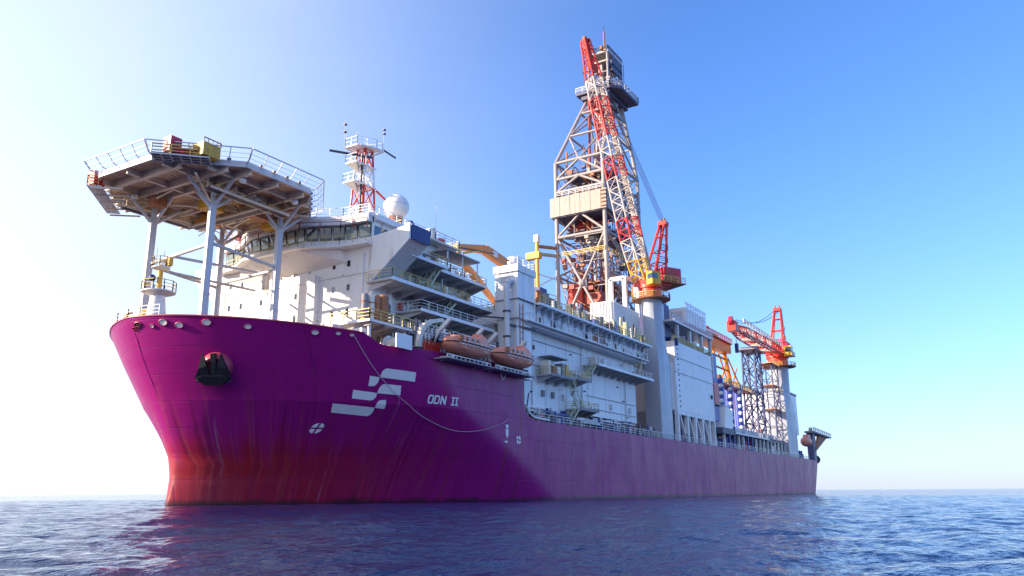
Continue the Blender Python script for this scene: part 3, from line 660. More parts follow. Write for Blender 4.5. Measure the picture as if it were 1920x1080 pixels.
# bridge: faceted front with canted windows
BP = [(23.3, -13.0), (22.9, -9.2), (20.6, -4.7), (20.6, 4.7), (22.9, 9.2), (23.3, 13.0)]
br = MB().prism([(x + .5, y) for x, y in BP] + [(34, 13), (34, -13)], 2, 30.2, 33.6).out('bridge_house', 'white_paint', ac)
MB().prism([(x - .9, y * 1.03) for x, y in BP] + [(30, 13.4), (30, -13.4)], 2, 29.85, 30.15).out('bridge_walkway', 'white_paint', ac)
cone = MB()                                                     # sloping underside of the bulge
lo = [(FX - .02, -9.5, 28.3), (FX - .02, -4.0, 28.0), (FX - .02, 4.0, 28.0), (FX - .02, 9.5, 28.3)]; hi = [(22.6, -8.8, 29.84), (20.4, -4.4, 29.84), (20.4, 4.4, 29.84), (22.6, 8.8, 29.84)]
cone.add(lo + hi + [(FX + .3, -9.5, 29.84), (FX + .3, 9.5, 29.84), (FX + .3, -9.5, 28.3), (FX + .3, 9.5, 28.3)], [(0, 1, 5, 4), (1, 2, 6, 5), (2, 3, 7, 6), (0, 4, 8, 10), (3, 11, 9, 7), (4, 5, 6, 7, 9, 8), (0, 10, 11, 3, 2, 1)])
cone.out('bridge_bulge', 'white_paint', ac)
for i in range(5):
    a, c = Vector((*BP[i], 0)), Vector((*BP[i + 1], 0)); L = (c - a).length; k = max(2, round(L / 1.55)); d = (c - a) / k; nr_ = Vector((d.y, -d.x, 0)).normalized()
    if nr_.x > 0: nr_ = -nr_
    for j in range(k):
        A = a + d * j + d * .06 + Vector((.5, 0, 0)); B = a + d * (j + 1) - d * .06 + Vector((.5, 0, 0)); z0, z1 = 31.15, 32.75
        f0 = nr_ * .03; f1 = nr_ * .32
        w = MB(); V8 = [A + f0 + Vector((0, 0, z0)), B + f0 + Vector((0, 0, z0)), B + f1 + Vector((0, 0, z1)), A + f1 + Vector((0, 0, z1))]
        w.add(V8 + [v - nr_ * .5 for v in V8], [(0, 1, 2, 3), (7, 6, 5, 4), (0, 4, 5, 1), (1, 5, 6, 2), (2, 6, 7, 3), (3, 7, 4, 0)]); w = w.out('window', 'dark_steel', br)
        ce = sum(V8, Vector()) / 4; g_ = [ce + (v - ce) * .9 + nr_ * .025 for v in V8]
        MB().add(g_ + [v - nr_ * .02 for v in g_], [(0, 1, 2, 3), (7, 6, 5, 4), (0, 4, 5, 1), (1, 5, 6, 2), (2, 6, 7, 3), (3, 7, 4, 0)]).out('pane', 'window_glass' if i in (1, 3) else 'sky_bright_glass', w)  # forward facets take the panes with sky brightness painted in
MB().prism([(x - .35, y * 1.01) for x, y in BP] + [(35.5, 13.3), (35.5, -13.3)], 2, 33.6, 34.0).out('bridge_roof', 'white_paint', ac)
MB().prism([(x - .3, y) for x, y in BP] + [(24, 13.0), (24, -13.0)], 2, 32.9, 33.6).out('roof_fascia', 'module_grey', ac)
rail(ac, [(x - .85, y * 1.02, 30.15) for x, y in BP], 'rail_yellow', r=.028, mids=1)
rail(ac, [(x - .75, y * 1.02, 31.9) for x, y in BP], 'rail_red', h=1.25, r=.04, gap=2.2, mids=0, name='sun_bar')
rail(ac, [(x - .2, y, 34.0) for x, y in BP] + [(35, 13, 34), (35, -13, 34), (23.3, -13, 34)], 'rail_white')
MB().box((22.0, 4.2, 34.0), (23.6, 8.2, 34.9)).out('roof_locker', 'green_stair', ac); MB().box((21.6, 8.4, 34.0), (22.8, 9.6, 34.8)).out('roof_locker', 'monitor_red', ac)
MB().box((24, -13.6, 33.2), (33, -12.9, 33.95)).out('roof_overhang', 'white_paint', ac)
pbox('wing_window', 'window_glass', ac, (24.2, -13.06, 31.2), (27.5, -12.98, 32.6))
# port side galleries, level by level
gallery(ac, 26.2, 33.5, -13, -17.2, 28.9, 'rail_yellow')
gallery(ac, 23.0, 45.0, -13, -17.0, 25.3, 'rail_yellow')
gallery(ac, 28.5, 45.0, -13, -17.0, 22.6, 'rail_white')
gallery(ac, 22.5, 45.0, -13, -17.5, 19.6, 'rail_white', mt='purple_steel')
MB().box((FX + .02, -13.6, 16.15), (27.2, -12.9, 25.6)).out('side_casing', 'module_grey', ac)
MB().box((28, -13.12, 28.95), (37, -9, 33.0)).out('upper_deckhouse', 'module_grey', ac)
MB().box((35.2, -15.9, 31.9), (43.0, -12.5, 32.1)).out('canopy', 'purple_steel', ac)
for x in (35.6, 39, 42.6): pbeam('canopy_post', 'rail_white', ac, (x, -15.7, 28.9), (x, -15.7, 31.9), .14)
gallery(ac, 33.4, 44.5, -13, -15.9, 28.9, 'rail_yellow')
MB().box((33.0, -14.8, 33.0), (39.5, -10, 33.25)).out('lookout_deck', 'cream_paint', ac); rail(ac, [(33, -10, 33.25), (33, -14.8, 33.25), (39.5, -14.8, 33.25), (39.5, -10, 33.25)], 'rail_white', r=.04)
MB().tube((36, -13, 33.2), (36, -13, 35.6), .22, 10).out('lamp_post', 'cream_paint', ac, True); MB().box((36.5, -14, 33.25), (37.4, -13, 34.2)).out('life_ring_box', 'crane_red', ac)
MB().box((33.6, -13.3, 29.0), (36.2, -12.8, 31.4)).out('dark_doorway', 'navy', ac)
stairs(ac, (30.5, -16.4, 25.3), (33.3, -16.4, 28.8), (0, 1.1, 0)); stairs(ac, (34.0, -16.4, 22.6), (37.0, -16.4, 25.2), (0, 1.1, 0)); stairs(ac, (31.5, -16.6, 19.6), (34.5, -16.6, 22.5), (0, 1.1, 0))
rng = random.Random(4)
for z in (25.3, 22.6, 19.6, 28.9):                              # doors, lamps, cabinets along the walls
    x = 29.0
    while x < 44:
        k = rng.random()
        if k < .3:
            d_ = MB().box((x, -13.1, z + .1), (x + .8, -12.98, z + 1.95)).out('door', 'module_grey' if rng.random() < .6 else 'purple_steel', ac); MB().box((x + .25, -13.14, z + 1.2), (x + .55, -13.09, z + 1.6)).out('pane', 'port_glass', d_)
        elif k < .6: MB().box((x, -13.5, z + .4), (x + .5, -13, z + 1.3)).out('cabinet', rng.choice(['dark_steel', 'purple_steel', 'crane_red', 'clean_white']), ac)
        elif k < .8: MB().box((x, -13.4, z + 2.0), (x + .9, -13, z + 2.2)).out('strip_light', 'clean_white', ac)
        else: ptube('vent_pipe', rng.choice(['rail_white', 'purple_steel']), ac, (x, -13.3, z), (x, -13.3, z + 2.5), .14, 8)
        x += rng.uniform(.5, 1.1)
for z in (25.3, 22.6, 19.6, 16.2):
    for i in range(26):
        x = rng.uniform(27.5, 44.6); k = rng.random(); y = rng.uniform(-16.4, -13.2)
        if k < .35: ptube('stanchion', rng.choice(['purple_steel', 'pole_grey', 'dark_steel', 'rail_yellow']), ac, (x, y, z), (x, y, z + rng.uniform(.9, 2.5)), rng.uniform(.04, .12), 6)
        elif k < .6: MB().box((x, y, z), (x + rng.uniform(.3, .9), y + rng.uniform(.2, .5), z + rng.uniform(.4, 1.4))).out('locker', rng.choice(['purple_steel', 'dark_steel', 'clean_white', 'navy', 'rail_red', 'cream_paint']), ac)
        elif k < .85: pbeam('conduit', rng.choice(['purple_steel', 'pole_grey', 'navy']), ac, (x, -13.15, z + rng.uniform(1.6, 2.4)), (min(x + rng.uniform(1, 5), 44.9), -13.15, z + 2.1), rng.uniform(.06, .14))
        else: MB().box((x, -13.3, z + 1.9), (x + .6, -13.0, z + 2.1)).out('bulkhead_light', 'clean_white', ac)
for z in (26.6, 23.7, 20.9):
    for x in (29.5, 33.2, 38.5, 42): 
        w = MB().box((x - .3, -13.05, z - .42), (x + .3, -12.99, z + .42)).out('window', 'clean_white', ac); MB().box((x - .2, -13.08, z - .32), (x + .2, -13.04, z + .32)).out('pane', 'port_glass', w)
for x0, x1, y, z in ((23.5, 45, -13.5, 21.9), (27, 45, -13.6, 24.6), (27, 44, -14.4, 18.7), (24, 40, -15.4, 18.4)): ptube('cable_pipe', 'purple_steel', ac, (x0, y, z), (x1, y, z), .12, 6)
for x in (23.2, 27.5, 31.5, 35.5, 39.5, 43.5): ptube('gallery_post', 'purple_steel', ac, (x, -16.8, 16.2), (x, -16.8, 19.4), .16, 8)

# raft deck with rusty canisters, low on the port side
rk = thing('canister_platform', 'outboard steel platform below the bridge wing carrying rusty canisters', 'platform', (20, -16, 16.15))
dk = pbox('platform_deck', 'white_paint', rk, (17.6, -18.6, 19.0), (25.0, -13.0, 19.25)); rail(rk, [(17.6, -13, 19.25), (17.6, -18.6, 19.25), (25, -18.6, 19.25)], 'rail_yellow', r=.045)
for x in (18.2, 20.4, 22.6, 24.6): pbeam('platform_beam', 'purple_steel', rk, (x, -18.4, 18.85), (x, -13.0, 18.2), .22, .3)
for x in (18.4, 24.4): ptube('platform_post', 'white_paint', rk, (x, -17.9, 16.2), (x, -17.9, 19.0), .2, 8)
pbox('side_locker', 'cream_paint', rk, (15.2, -15.6, 16.15), (17.4, -14.2, 18.6)); pbox('side_locker', 'white_paint', rk, (17.8, -17.4, 16.15), (19.2, -16.0, 18.4))
pbox('wind_screen', 'clean_white', rk, (19.9, -20.5, 16.3), (22.6, -20.35, 17.9))
CN = ['rust brown upright canister at the forward end of the platform row', 'slim pale upright canister, second in the platform row', 'rust brown upright canister with yellow base, third in the platform row', 'wide rust brown canister block at the middle of the platform', 'dark upright canister behind the rusty ones on the platform']
for i, (x, y, w, h, mt_) in enumerate(((18.2, -17.3, .42, 3.0, 'purple_steel'), (19.1, -17.5, .34, 3.0, 'cream_paint'), (19.9, -17.6, .36, 3.1, 'rust_brown'), (20.9, -17.6, .62, 3.3, 'rust_brown'), (22.8, -16.2, .7, 2.9, 'dark_steel'))):
    c = thing('canister', CN[i] if i else 'purple grey upright canister at the forward end of the platform row', 'canister', (x, y, 19.25), 'canisters on the side platform')
    MB().lathe((x, y, 19.25), [(w, .25), (w, h - .2), (w * .75, h), (w * .2, h + .05)], 14).out('shell', mt_, c, True)
    for k in (.3, .7): MB().lathe((x, y, 19.25 + h * k), [(w + .04, -.06), (w + .04, .06)], 14).out('hoop', 'rust_brown', c, True)
    pbox('cradle', 'yellow_paint', c, (x - w, y - w * .8, 19.25), (x + w, y + w * .8, 19.55))

# ------------------------------------------------------------------ radar mast, dome, aerials
MX, MY = 29.6, -6.0
ms = thing('radar_mast', 'red and white lattice radar mast with three white platforms on the bridge roof', 'mast', (MX, MY, 34))
def sq(cx, cy, h, z): return [Vector((cx - h, cy - h, z)), Vector((cx + h, cy - h, z)), Vector((cx + h, cy + h, z)), Vector((cx - h, cy + h, z))]
zs = [34, 37.6, 40.6, 43.4, 46.0]; hs = [1.25, 1.1, .98, .85, .72]
for i in range(4):
    lattice(ms, sq(MX, MY, hs[i], zs[i]), sq(MX, MY, hs[i + 1], zs[i + 1]), [0, 1] if i else [0, .5, 1], ['rail_white', 'crane_red', 'rail_white', 'crane_red'][i], .08, .15)
for z, w, f in ((40.6, 1.25, 2.9), (43.4, 1.15, 2.6)):
    pl = MB().prism([(MX - f, MY - 1.0), (MX - f, MY + 1.0), (MX - 1, MY + w), (MX + w, MY + w), (MX + w, MY - w), (MX - 1, MY - w)], 2, z, z + .16).out('platform', 'clean_white', ms)
    MB().add([(MX - f, MY - .9, z), (MX - f, MY + .9, z), (MX - 1, MY, z - 1.0), (MX - 1, MY - .1, z)], [(0, 1, 2), (0, 2, 3), (1, 3, 2), (0, 3, 1)]).out('gusset', 'cream_paint', pl)
    rail(pl, [(MX - 1, MY - w, z + .16), (MX - f, MY - 1, z + .16), (MX - f, MY + 1, z + .16), (MX - 1, MY + w, z + .16)], 'rail_white', r=.022, gap=1.0, mids=1)
pl = MB().prism([(MX - 2.2, MY - .6), (MX - 2.2, MY + 1.5), (MX + .6, MY + 1.3), (MX + 1.5, MY - 1.8), (MX + .2, MY - 1.9)], 2, 46.0, 46.18).out('platform', 'clean_white', ms)
rail(pl, [(MX + .2, MY - 1.9, 46.2), (MX - 2.2, MY - .6, 46.2), (MX - 2.2, MY + 1.5, 46.2), (MX + .6, MY + 1.3, 46.2), (MX + 1.5, MY - 1.8, 46.2), (MX + .2, MY - 1.9, 46.2)], 'rail_white', r=.022, gap=1.1, mids=1)
for a in ((MX - 2.4, MY + 1.5), (MX - 2.0, MY - 1.0), (MX + 1.6, MY - 2)): MB().beam((*a, 46), (MX, MY, 44.9), .16).out('platform_stay', 'cream_paint', ms)
pbeam('radar_scanner', 'dark_steel', ms, (MX - 4.2, MY + 2.4, 45.1), (MX - .2, MY - 1.6, 44.6), .16, .28); pbeam('radar_scanner', 'dark_steel', ms, (MX + 1.8, MY - 1.6, 46.5), (MX + 3.4, MY - 2.6, 45.6), .14, .2)
for dx, dy, h in ((-2.3, 1.6, 4.0), (-2.3, -.6, 1.8), (.2, .2, 2.2), (1.6, -1.9, 3.2), (-1.6, 1.9, 2.6)): ptube('aerial', 'rail_white', ms, (MX + dx, MY + dy, 46.1), (MX + dx, MY + dy, 46.1 + h), .045, 5)
for dx, dy, z in ((-2.3, 1.6, 48.2), (-2.3, 1.6, 49.3), (1.6, -1.9, 48.6), (1.6, -1.9, 49.2)): MB().box((MX + dx - .22, MY + dy - .15, z), (MX + dx + .22, MY + dy + .15, z + .18)).out('sensor', 'dark_steel', ms)
MB().tube((MX - 1.5, MY - .9, 34), (MX - 1.1, MY - .6, 45), .16, 8).out('cable_run', 'dark_steel', ms)
dm = thing('satellite_dome', 'large white satellite dome on a short pedestal beside the radar mast', 'dome', (31.7, -10, 34))
MB().sphere((31.7, -10, 37.85), 1.72, 32, 20).out('radome', 'clean_white', dm, True)
MB().lathe((31.7, -10, 37.95), [(1.735, -.05), (1.735, .05)], 32).out('seam', 'pole_grey', dm)
MB().lathe((31.7, -10, 34), [(.75, 0), (.6, 1.6), (1.0, 2.3)], 14).out('pedestal', 'rust_brown', dm, True)
rail(dm, [(30, -8.2, 34), (30, -12.4, 34), (33.6, -12.4, 34)], 'rail_yellow', r=.045)
tag(MB().beam((29.2, -8.6, 39.6), (30.4, -9.4, 38.4), .22).out('signal_horn', 'crane_red'), 'short red tapered horn sticking up left of the satellite dome', 'horn')
sl_ = thing('search_light', 'dark blue round searchlight on the bridge wing roof, right of the dome', 'searchlight', (28.6, -15, 31.5))
MB().sphere((28.6, -15, 33.7), .42, 14, 8).out('lamp_head', 'navy', sl_, True); ptube('stand', 'clean_white', sl_, (28.6, -15, 31.0), (28.6, -15, 33.4), .12, 8); MB().box((28.0, -15.4, 33.0), (28.5, -14.6, 33.7)).out('lamp_box', 'clean_white', sl_)
wa = thing('whip_aerial', 'tall thin whip aerial rising from the lookout deck aft of the bridge', 'aerial', (36.2, -13.2, 33.25))
ptube('whip', 'rail_white', wa, (36.2, -13.2, 33.2), (36.2, -13.2, 39.2), .04, 5); ptube('base', 'dark_steel', wa, (36.2, -13.2, 33.2), (36.2, -13.2, 35), .12, 6)

# ------------------------------------------------------------------ orange knuckle-boom crane beyond the accommodation
kb = thing('knuckle_crane', 'orange knuckle boom crane folded above the accommodation galleries', 'crane', (60, -11, 30))
def taper(name, mt_, par, p, q_, w0, h0, w1, h1):
    p, q_ = Vector(p), Vector(q_); d = (q_ - p).normalized(); a = d.cross(Vector((0, 0, 1))).normalized(); c = a.cross(d)
    vs = [e + a * (sx * w) + c * (sy * h) for e, w, h in ((p, w0 / 2, h0 / 2), (q_, w1 / 2, h1 / 2)) for sx, sy in ((-1, -1), (1, -1), (1, 1), (-1, 1))]
    return MB().add(vs, [(3, 2, 1, 0), (4, 5, 6, 7), (0, 1, 5, 4), (1, 2, 6, 5), (2, 3, 7, 6), (3, 0, 4, 7)]).out(name, mt_, par)
ptube('crane_column', 'clean_white', kb, (60.0, -11, 24), (60.0, -11, 36.2), 1.1, 16)
MB().lathe((60, -11, 36.2), [(1.4, 0), (1.4, 1.0), (.9, 1.5)], 18).out('slew_head', 'module_grey', kb, True)
taper('main_boom', 'orange_paint', kb, (58.5, -11.4, 35.6), (50.5, -11.7, 36.5), .9, 1.6, .8, 1.5); taper('main_boom', 'orange_paint', kb, (50.5, -11.7, 36.5), (43.0, -12, 35.0), .8, 1.3, .7, .7)
pbox('boom_plate', 'clean_white', kb, (52.2, -12.2, 35.9), (53.4, -12.08, 36.7))
taper('knuckle', 'yellow_paint', kb, (42.8, -12, 35.3), (43.0, -12, 33.4), 1.0, 1.0, .8, .9)
taper('outer_boom', 'orange_paint', kb, (43.0, -12, 33.6), (48.2, -12, 31.2), .7, .6, .8, 1.0); taper('outer_boom', 'orange_paint', kb, (48.2, -12, 31.2), (54.0, -12, 28.2), .8, .9, .5, .6)
ptube('ram', 'yellow_paint', kb, (44.0, -12.4, 34.2), (48.0, -12.4, 35.6), .18, 8); ptube('hose', 'black_paint', kb, (43.2, -12.5, 34.8), (52, -12.6, 36.1), .08, 6); ptube('ram', 'dark_steel', kb, (55.5, -11.8, 35.0), (57.6, -11.6, 33.4), .16, 8)

# ------------------------------------------------------------------ lifeboats and davits
def lifeboat(x0, x1, y, zc, w, h, label, st):
    t_ = thing('lifeboat', label, 'lifeboat', ((x0 + x1) / 2, y, zc - h * .5), 'orange lifeboats on the port side')
    K = 18; L = x1 - x0; rows = []; rows2 = []
    for i in range(K + 1):
        u = i / K; bx = max(.0, 1 - abs(2 * u - 1) ** 3.2) ** .5 * .97 + .03; rise = .32 * abs(2 * u - 1) ** 2.5
        x = x0 + L * u; r_ = []
        for a in range(9):
            th = math.pi * a / 8; r_.append((x, y - w / 2 * bx * math.cos(th), zc - (h * .5 - rise * h * .6) * (math.sin(th) ** .62) * (.35 + .65 * bx)))
        rows.append(r_); r2 = []; cb = .86 * bx; hc = h * (.36 + .16 * (u > .12) * (u < .9)) if True else 0
        top = itp(u, [0, .08, .2, .62, .72, .8, .92, 1], [.10, .34, .40, .42, .60, .60, .34, .08]) * h
        for a in range(9):
            th = math.pi * a / 8; r2.append((x + (.0), y - w / 2 * cb * math.copysign(abs(math.cos(th)) ** .55, math.cos(th)), zc + top * (math.sin(th) ** .45) * (.4 + .6 * bx)))
        rows2.append(r2)
    b = MB().grid(rows); b.add(rows[0], [tuple(range(9))]); b.add(rows[-1], [tuple(range(9))]); b.out('boat_hull', 'boat_orange', t_, True)
    b = MB().grid(rows2); b.add(rows2[0], [tuple(range(9))]); b.add(rows2[-1], [tuple(range(9))]); b.out('canopy', 'boat_orange', t_, True)
    b = MB()
    for s in (0, 8): b.path([tuple(Vector(rows[i][s]) + Vector((0, -.05 if s == 0 else .05, 0))) for i in range(K + 1)], .07, 6)
    b.out('fender', 'boat_seam', t_)
    MB().box((x0 + L * .70, y - .5, zc + .52 * h), (x0 + L * .8, y + .5, zc + .66 * h)).out('steering_hatch', 'boat_orange', t_)
    for u in (.3, .42, .54): MB().box((x0 + L * u, y - w * .46, zc + h * .14), (x0 + L * u + .35, y - w * .40, zc + h * .26)).out('porthole', 'port_glass', t_)
    MB().box((x0 + L * .14, y - w * .43, zc + h * .1), (x0 + L * .22, y - w * .34, zc + h * .3)).out('side_hatch', 'rust_brown', t_)
    b = MB()
    for k in range(9):
        xa, xb = x0 + L * (.1 + .085 * k), x0 + L * (.1 + .085 * (k + 1)); b.path([(xa, y - w * .5, zc - .12), ((xa + xb) / 2, y - w * .51, zc - .34), (xb, y - w * .5, zc - .12)], .03, 4)
    b.out('grab_line', 'rail_white', t_)
    for k in range(6): MB().box((x0 + L * (.2 + .1 * k), y - w * .475, zc + h * .05), (x0 + L * (.2 + .1 * k) + .3, y - w * .44, zc + h * .09)).out('reflective_tape', 'clean_white', t_)
    for u in (.12, .86): MB().box((x0 + L * u - .15, y - .15, zc + h * .3), (x0 + L * u + .15, y + .15, zc + h * .55)).out('lifting_hook', 'dark_steel', t_)
    MB().box((x0 + .3, y - .06, zc - h * .56), (x1 - .5, y + .06, zc - h * .44)).out('keel', 'boat_seam', t_)
    d_ = thing('lifeboat_davit', st, 'davit', ((x0 + x1) / 2, y + 2, 16.3), 'lifeboat davits')
    for xx in (x0 + 1.0, x1 - 1.0):
        MB().prism([(y + 3.4, 16.3), (y + 2.4, 16.3), (y + 1.9, 19.2), (y + .2, 20.6), (y - .2, 20.4), (y + .1, 20.1), (y + 1.5, 19.0)], 0, xx - .18, xx + .18).out('davit_arm', 'rail_white', d_)
        ptube('fall_wire', 'dark_steel', d_, (xx, y, 20.4), (xx, y, zc + h * .3), .04, 5)
        MB().prism([(y + 3.4, 15.4), (y - .6, 15.9), (y - .6, 16.15), (y + 3.4, 16.3)], 0, xx - .12, xx + .12).out('cradle_beam', 'rail_white', d_)
    MB().beam((x0 + 1, y + 2.0, 19.3), (x1 - 1, y + 2.0, 19.3), .2).out('cross_beam', 'rail_white', d_)
    rail(d_, [(x0, y - .4, 15.9), (x1, y - .4, 15.9)], 'rail_white', h=.35, r=.05, gap=.9, mids=0)
    pbox('walkway_plate', 'purple_steel', d_, (x0 - .2, y - .6, 15.75), (x1 + .2, y + 1.6, 15.9))
lifeboat(26.2, 35.1, -22.3, 17.75, 3.0, 2.7, 'orange enclosed lifeboat hanging below the galleries, nearer the bow', 'white davit arms holding the lifeboat nearer the bow')
lifeboat(36.3, 45.3, -22.3, 17.85, 3.0, 2.7, 'deeper orange enclosed lifeboat hanging beside the white tower, farther from the bow', 'white davit arms holding the lifeboat beside the white tower')
dv = thing('provision_davit', 'curved white davit arm standing on the deck edge forward of the lifeboats', 'davit', (24.4, -20, 16.3))
pts = [(24.3, -20, 16.3), (24.4, -20, 17.6), (24.7, -20, 18.8), (25.4, -20, 19.7), (26.6, -20, 20.3), (28.2, -20, 20.75), (28.9, -20, 20.8)]
for i in range(len(pts) - 1): MB().beam(pts[i], pts[i + 1], .5 - .03 * i, .6 - .04 * i).out('arm_section', 'cream_paint', dv)
MB().path([(28.9, -20, 20.8), (29.2, -20, 20.5), (29.2, -20, 18.8)], .09, 6).out('hoist_wire', 'rail_white', dv); MB().box((24.0, -20.3, 16.25), (24.8, -19.6, 17.0)).out('base_block', 'dark_steel', dv)
for i in range(5):
    g = thing('gas_bottle', ['first', 'second', 'third', 'fourth', 'last'][i] + ' red gas bottle counted from the white davit arm', 'bottle', (25.2 + .62 * i, -20.2, 16.3), 'red gas bottles in a rack')
    MB().lathe((25.2 + .62 * i, -20.2, 16.3), [(.24, 0), (.24, 1.2), (.1, 1.45), (.1, 1.6)], 10).out('cylinder', 'crane_red', g, True); MB().lathe((25.2 + .62 * i, -20.2, 17.9), [(.12, 0), (.05, .15)], 8).out('valve', 'dark_steel', g)
br_ = thing('bottle_rack', 'low red rack frame holding the gas bottles on the deck edge', 'rack', (26.4, -20.5, 16.3)); rail(br_, [(24.8, -20.55, 16.3), (28.2, -20.55, 16.3)], 'crane_red', h=1.5, r=.05, gap=.6, mids=2)
rng = random.Random(12)
wn = thing('mooring_winch', 'white mooring winch on the forecastle behind the bulwark step', 'winch', (22.6, -18.6, 16.2))
MB().tube((22.2, -19.6, 17.2), (22.2, -17.6, 17.2), .75, 14).out('drum', 'clean_white', wn, True); MB().box((21.6, -19.6, 16.2), (23.2, -17.4, 16.6)).out('bed', 'white_paint', wn)
for y in (-19.7, -17.5): MB().lathe((22.2, y, 17.2), [(1.0, -.08), (1.0, .08)], 16, 1).out('flange', 'clean_white', wn, True)
pc = thing('service_pipe_stack', 'tangle of grey vertical pipes and frames under the gallery behind the white davit', 'pipework', (24, -16, 16.2))
for i in range(26):
    x = rng.uniform(22.8, 31); y = rng.uniform(-18.4, -15.2); h = rng.uniform(2.2, 5.4); ptube('pipe', rng.choice(['pole_grey', 'purple_steel', 'rail_white', 'module_grey']), pc, (x, y, 16.2), (x, y, 16.2 + h), rng.uniform(.06, .17), 6)
for i in range(14):
    x = rng.uniform(22, 28); y = rng.uniform(-18.4, -15.5); z = rng.uniform(17, 20.5); pbeam('cross_pipe', rng.choice(['pole_grey', 'purple_steel', 'rail_white']), pc, (x, y, z), (x + rng.uniform(2, 7), y, z), .12)
for i in range(8):
    x = rng.uniform(23, 34); y = rng.uniform(-18.2, -15.5); z = rng.choice([16.2, 16.2, 17.6]); MB().box((x, y, z), (x + rng.uniform(.6, 1.5), y + .8, z + rng.uniform(.5, 1.2))).out('equipment_case', rng.choice(['clean_white', 'dark_steel', 'purple_steel', 'module_grey']), pc)

# ------------------------------------------------------------------ white ventilation tower with exhaust pipe
vt = thing('ventilation_tower', 'tall white box tower standing between the lifeboats and the long module', 'tower', (48, -18, 16))
MB().box((46.2, -20.0, 24.4), (51.0, -16.3, 31.6)).out('tower_shaft', 'module_grey', vt); MB().box((46.0, -20.15, 31.0), (51.2, -16.1, 32.0)).out('tower_cap', 'white_paint', vt)
MB().box((46.6, -19.6, 16.2), (50.6, -16.5, 24.4)).out('tower_base', 'module_grey', vt)
MB().box((46.05, -20.3, 27.0), (51.5, -16.2, 27.12)).out('ledge', 'purple_steel', vt)
for k in range(4): MB().tube((48.2 + .9 * k, -17.6, 32.0), (48.2 + .9 * k, -17.6, 33.1), .45, 12).out('vent_drum', 'pole_grey' if k % 2 else 'clean_white', vt, True)
for z in (28.4, 29.6): MB().box((46.17, -19.0, z), (46.21, -17.2, z + .8)).out('louvre', 'pole_grey', vt)
rail(vt, [(46.2, -20, 32), (51, -20, 32), (51, -16.2, 32)], 'rail_white', r=.04)
ep = thing('exhaust_pipe', 'dark grey exhaust pipe with a bent top rising in front of the white tower', 'pipe', (44.6, -19.2, 16.2))
ptube('riser', 'pole_grey', ep, (44.6, -19.2, 16.2), (44.6, -19.2, 28.3), .42, 12); MB().path([(44.6, -19.2, 28.2), (44.75, -19.2, 28.9), (45.2, -19.2, 29.35), (46.0, -19.2, 29.6)], .43, 12).out('elbow', 'pole_grey', ep, True)
for z in (18, 21.5, 25): MB().lathe((44.6, -19.2, z), [(.55, -.1), (.55, .1)], 14).out('pipe_flange', 'dark_steel', ep)
pbeam('pipe_support', 'dark_steel', ep, (44.6, -19.2, 23.2), (51.0, -19.9, 23.4), .3); pbeam('pipe_support', 'dark_steel', ep, (44.6, -19.2, 24.0), (40, -16, 24.0), .2)
sc_ = thing('ladder_frame', 'thin rust coloured scaffold ladder below the white tower beside the lifeboat', 'ladder', (46, -20.4, 18))
for x in (45.9, 46.7): pbeam('upright', 'rust_brown', sc_, (x, -20.5, 18.3), (x, -20.5, 26.2), .12)
for i in range(9): pbeam('rung', 'rust_brown', sc_, (45.9, -20.5, 18.8 + i * .85), (46.7, -20.5, 18.8 + i * .85), .08)

# ------------------------------------------------------------------ long port module under the drill floor
md = thing('drilling_module', 'long pale grey drilling module wall with overhanging upper band amidships', 'module', (72, -10, 10.5))
MB().box((51.2, -18.0, 13.0), (91.5, 17, 24.4)).out('wall', 'module_grey', md)
MB().box((48.2, -19.6, 24.4), (92.5, 18, 27.0)).out('upper_band', 'module_grey', md)
MB().box((48.6, -19.8, 23.95), (93, -17.5, 24.35)).out('band_soffit', 'module_grey', md)
MB().box((51.0, -20.9, 27.0), (93.5, 18, 27.35)).out('drill_deck_edge', 'module_grey', md)
x = 51.4
while x < 93: MB().prism([(-19.6, 26.95), (-20.8, 26.95), (-20.8, 26.75), (-19.6, 25.6)], 0, x, x + .18).out('edge_bracket', 'pedestal_grey', md); x += 2.1
rail(md, [(51, -20.8, 27.35), (93.5, -20.8, 27.35)], 'rail_yellow', r=.045); rail(md, [(48.5, -20.5, 24.5), (92, -20.5, 24.5)], 'pole_grey', r=.04, h=1.0, gap=3.4, mids=0)
MB().box((48.3, -20.6, 24.25), (92.5, -19.55, 24.42)).out('band_walkway', 'module_grey', md)
x = 50
while x < 92: pbeam('walkway_hanger', 'rail_white', md, (x, -20.55, 24.3), (x, -20.55, 27.2), .1); x += 5.2
for x in (57.5, 64, 71.5, 78.3, 84.7): pbox('plate_seam', 'pedestal_grey', md, (x, -18.025, 13.1), (x + .06, -17.99, 23.9))
for i in range(16): pbox('wall_foothold', 'pole_grey', md, (71.6, -18.09, 13.6 + .62 * i), (71.9, -17.99, 13.75 + .62 * i)) if i % 2 == 0 else None
MB().box((70.5, -19.66, 25.0), (75.5, -19.58, 26.2)).out('faded_sign_plate', 'rust_brown', md); MB().box((82, -19.66, 24.9), (84.4, -19.58, 26.0)).out('hatch_panel', 'cream_paint', md)
for x in (56, 59, 62.5, 80, 88): pbox('wall_cabinet', rng.choice(['pole_grey', 'purple_steel']), md, (x, -18.35, 14.6), (x + .6, -17.98, 15.5))
MB().box((91.6, -16.8, 10.6), (93.0, 10, 24)).out('gap_recess', 'rail_red', md)
MB().box((51.3, -18.2, 12.2), (62, -14, 13.0)).out('lower_sill', 'module_grey', md)
for i in range(11): pbox('support_leg', 'pedestal_grey' if i % 2 else 'purple_steel', md, (52 + 4.1 * i, -17.9, 10.46), (52.5 + 4.1 * i, -17.3, 13.0))
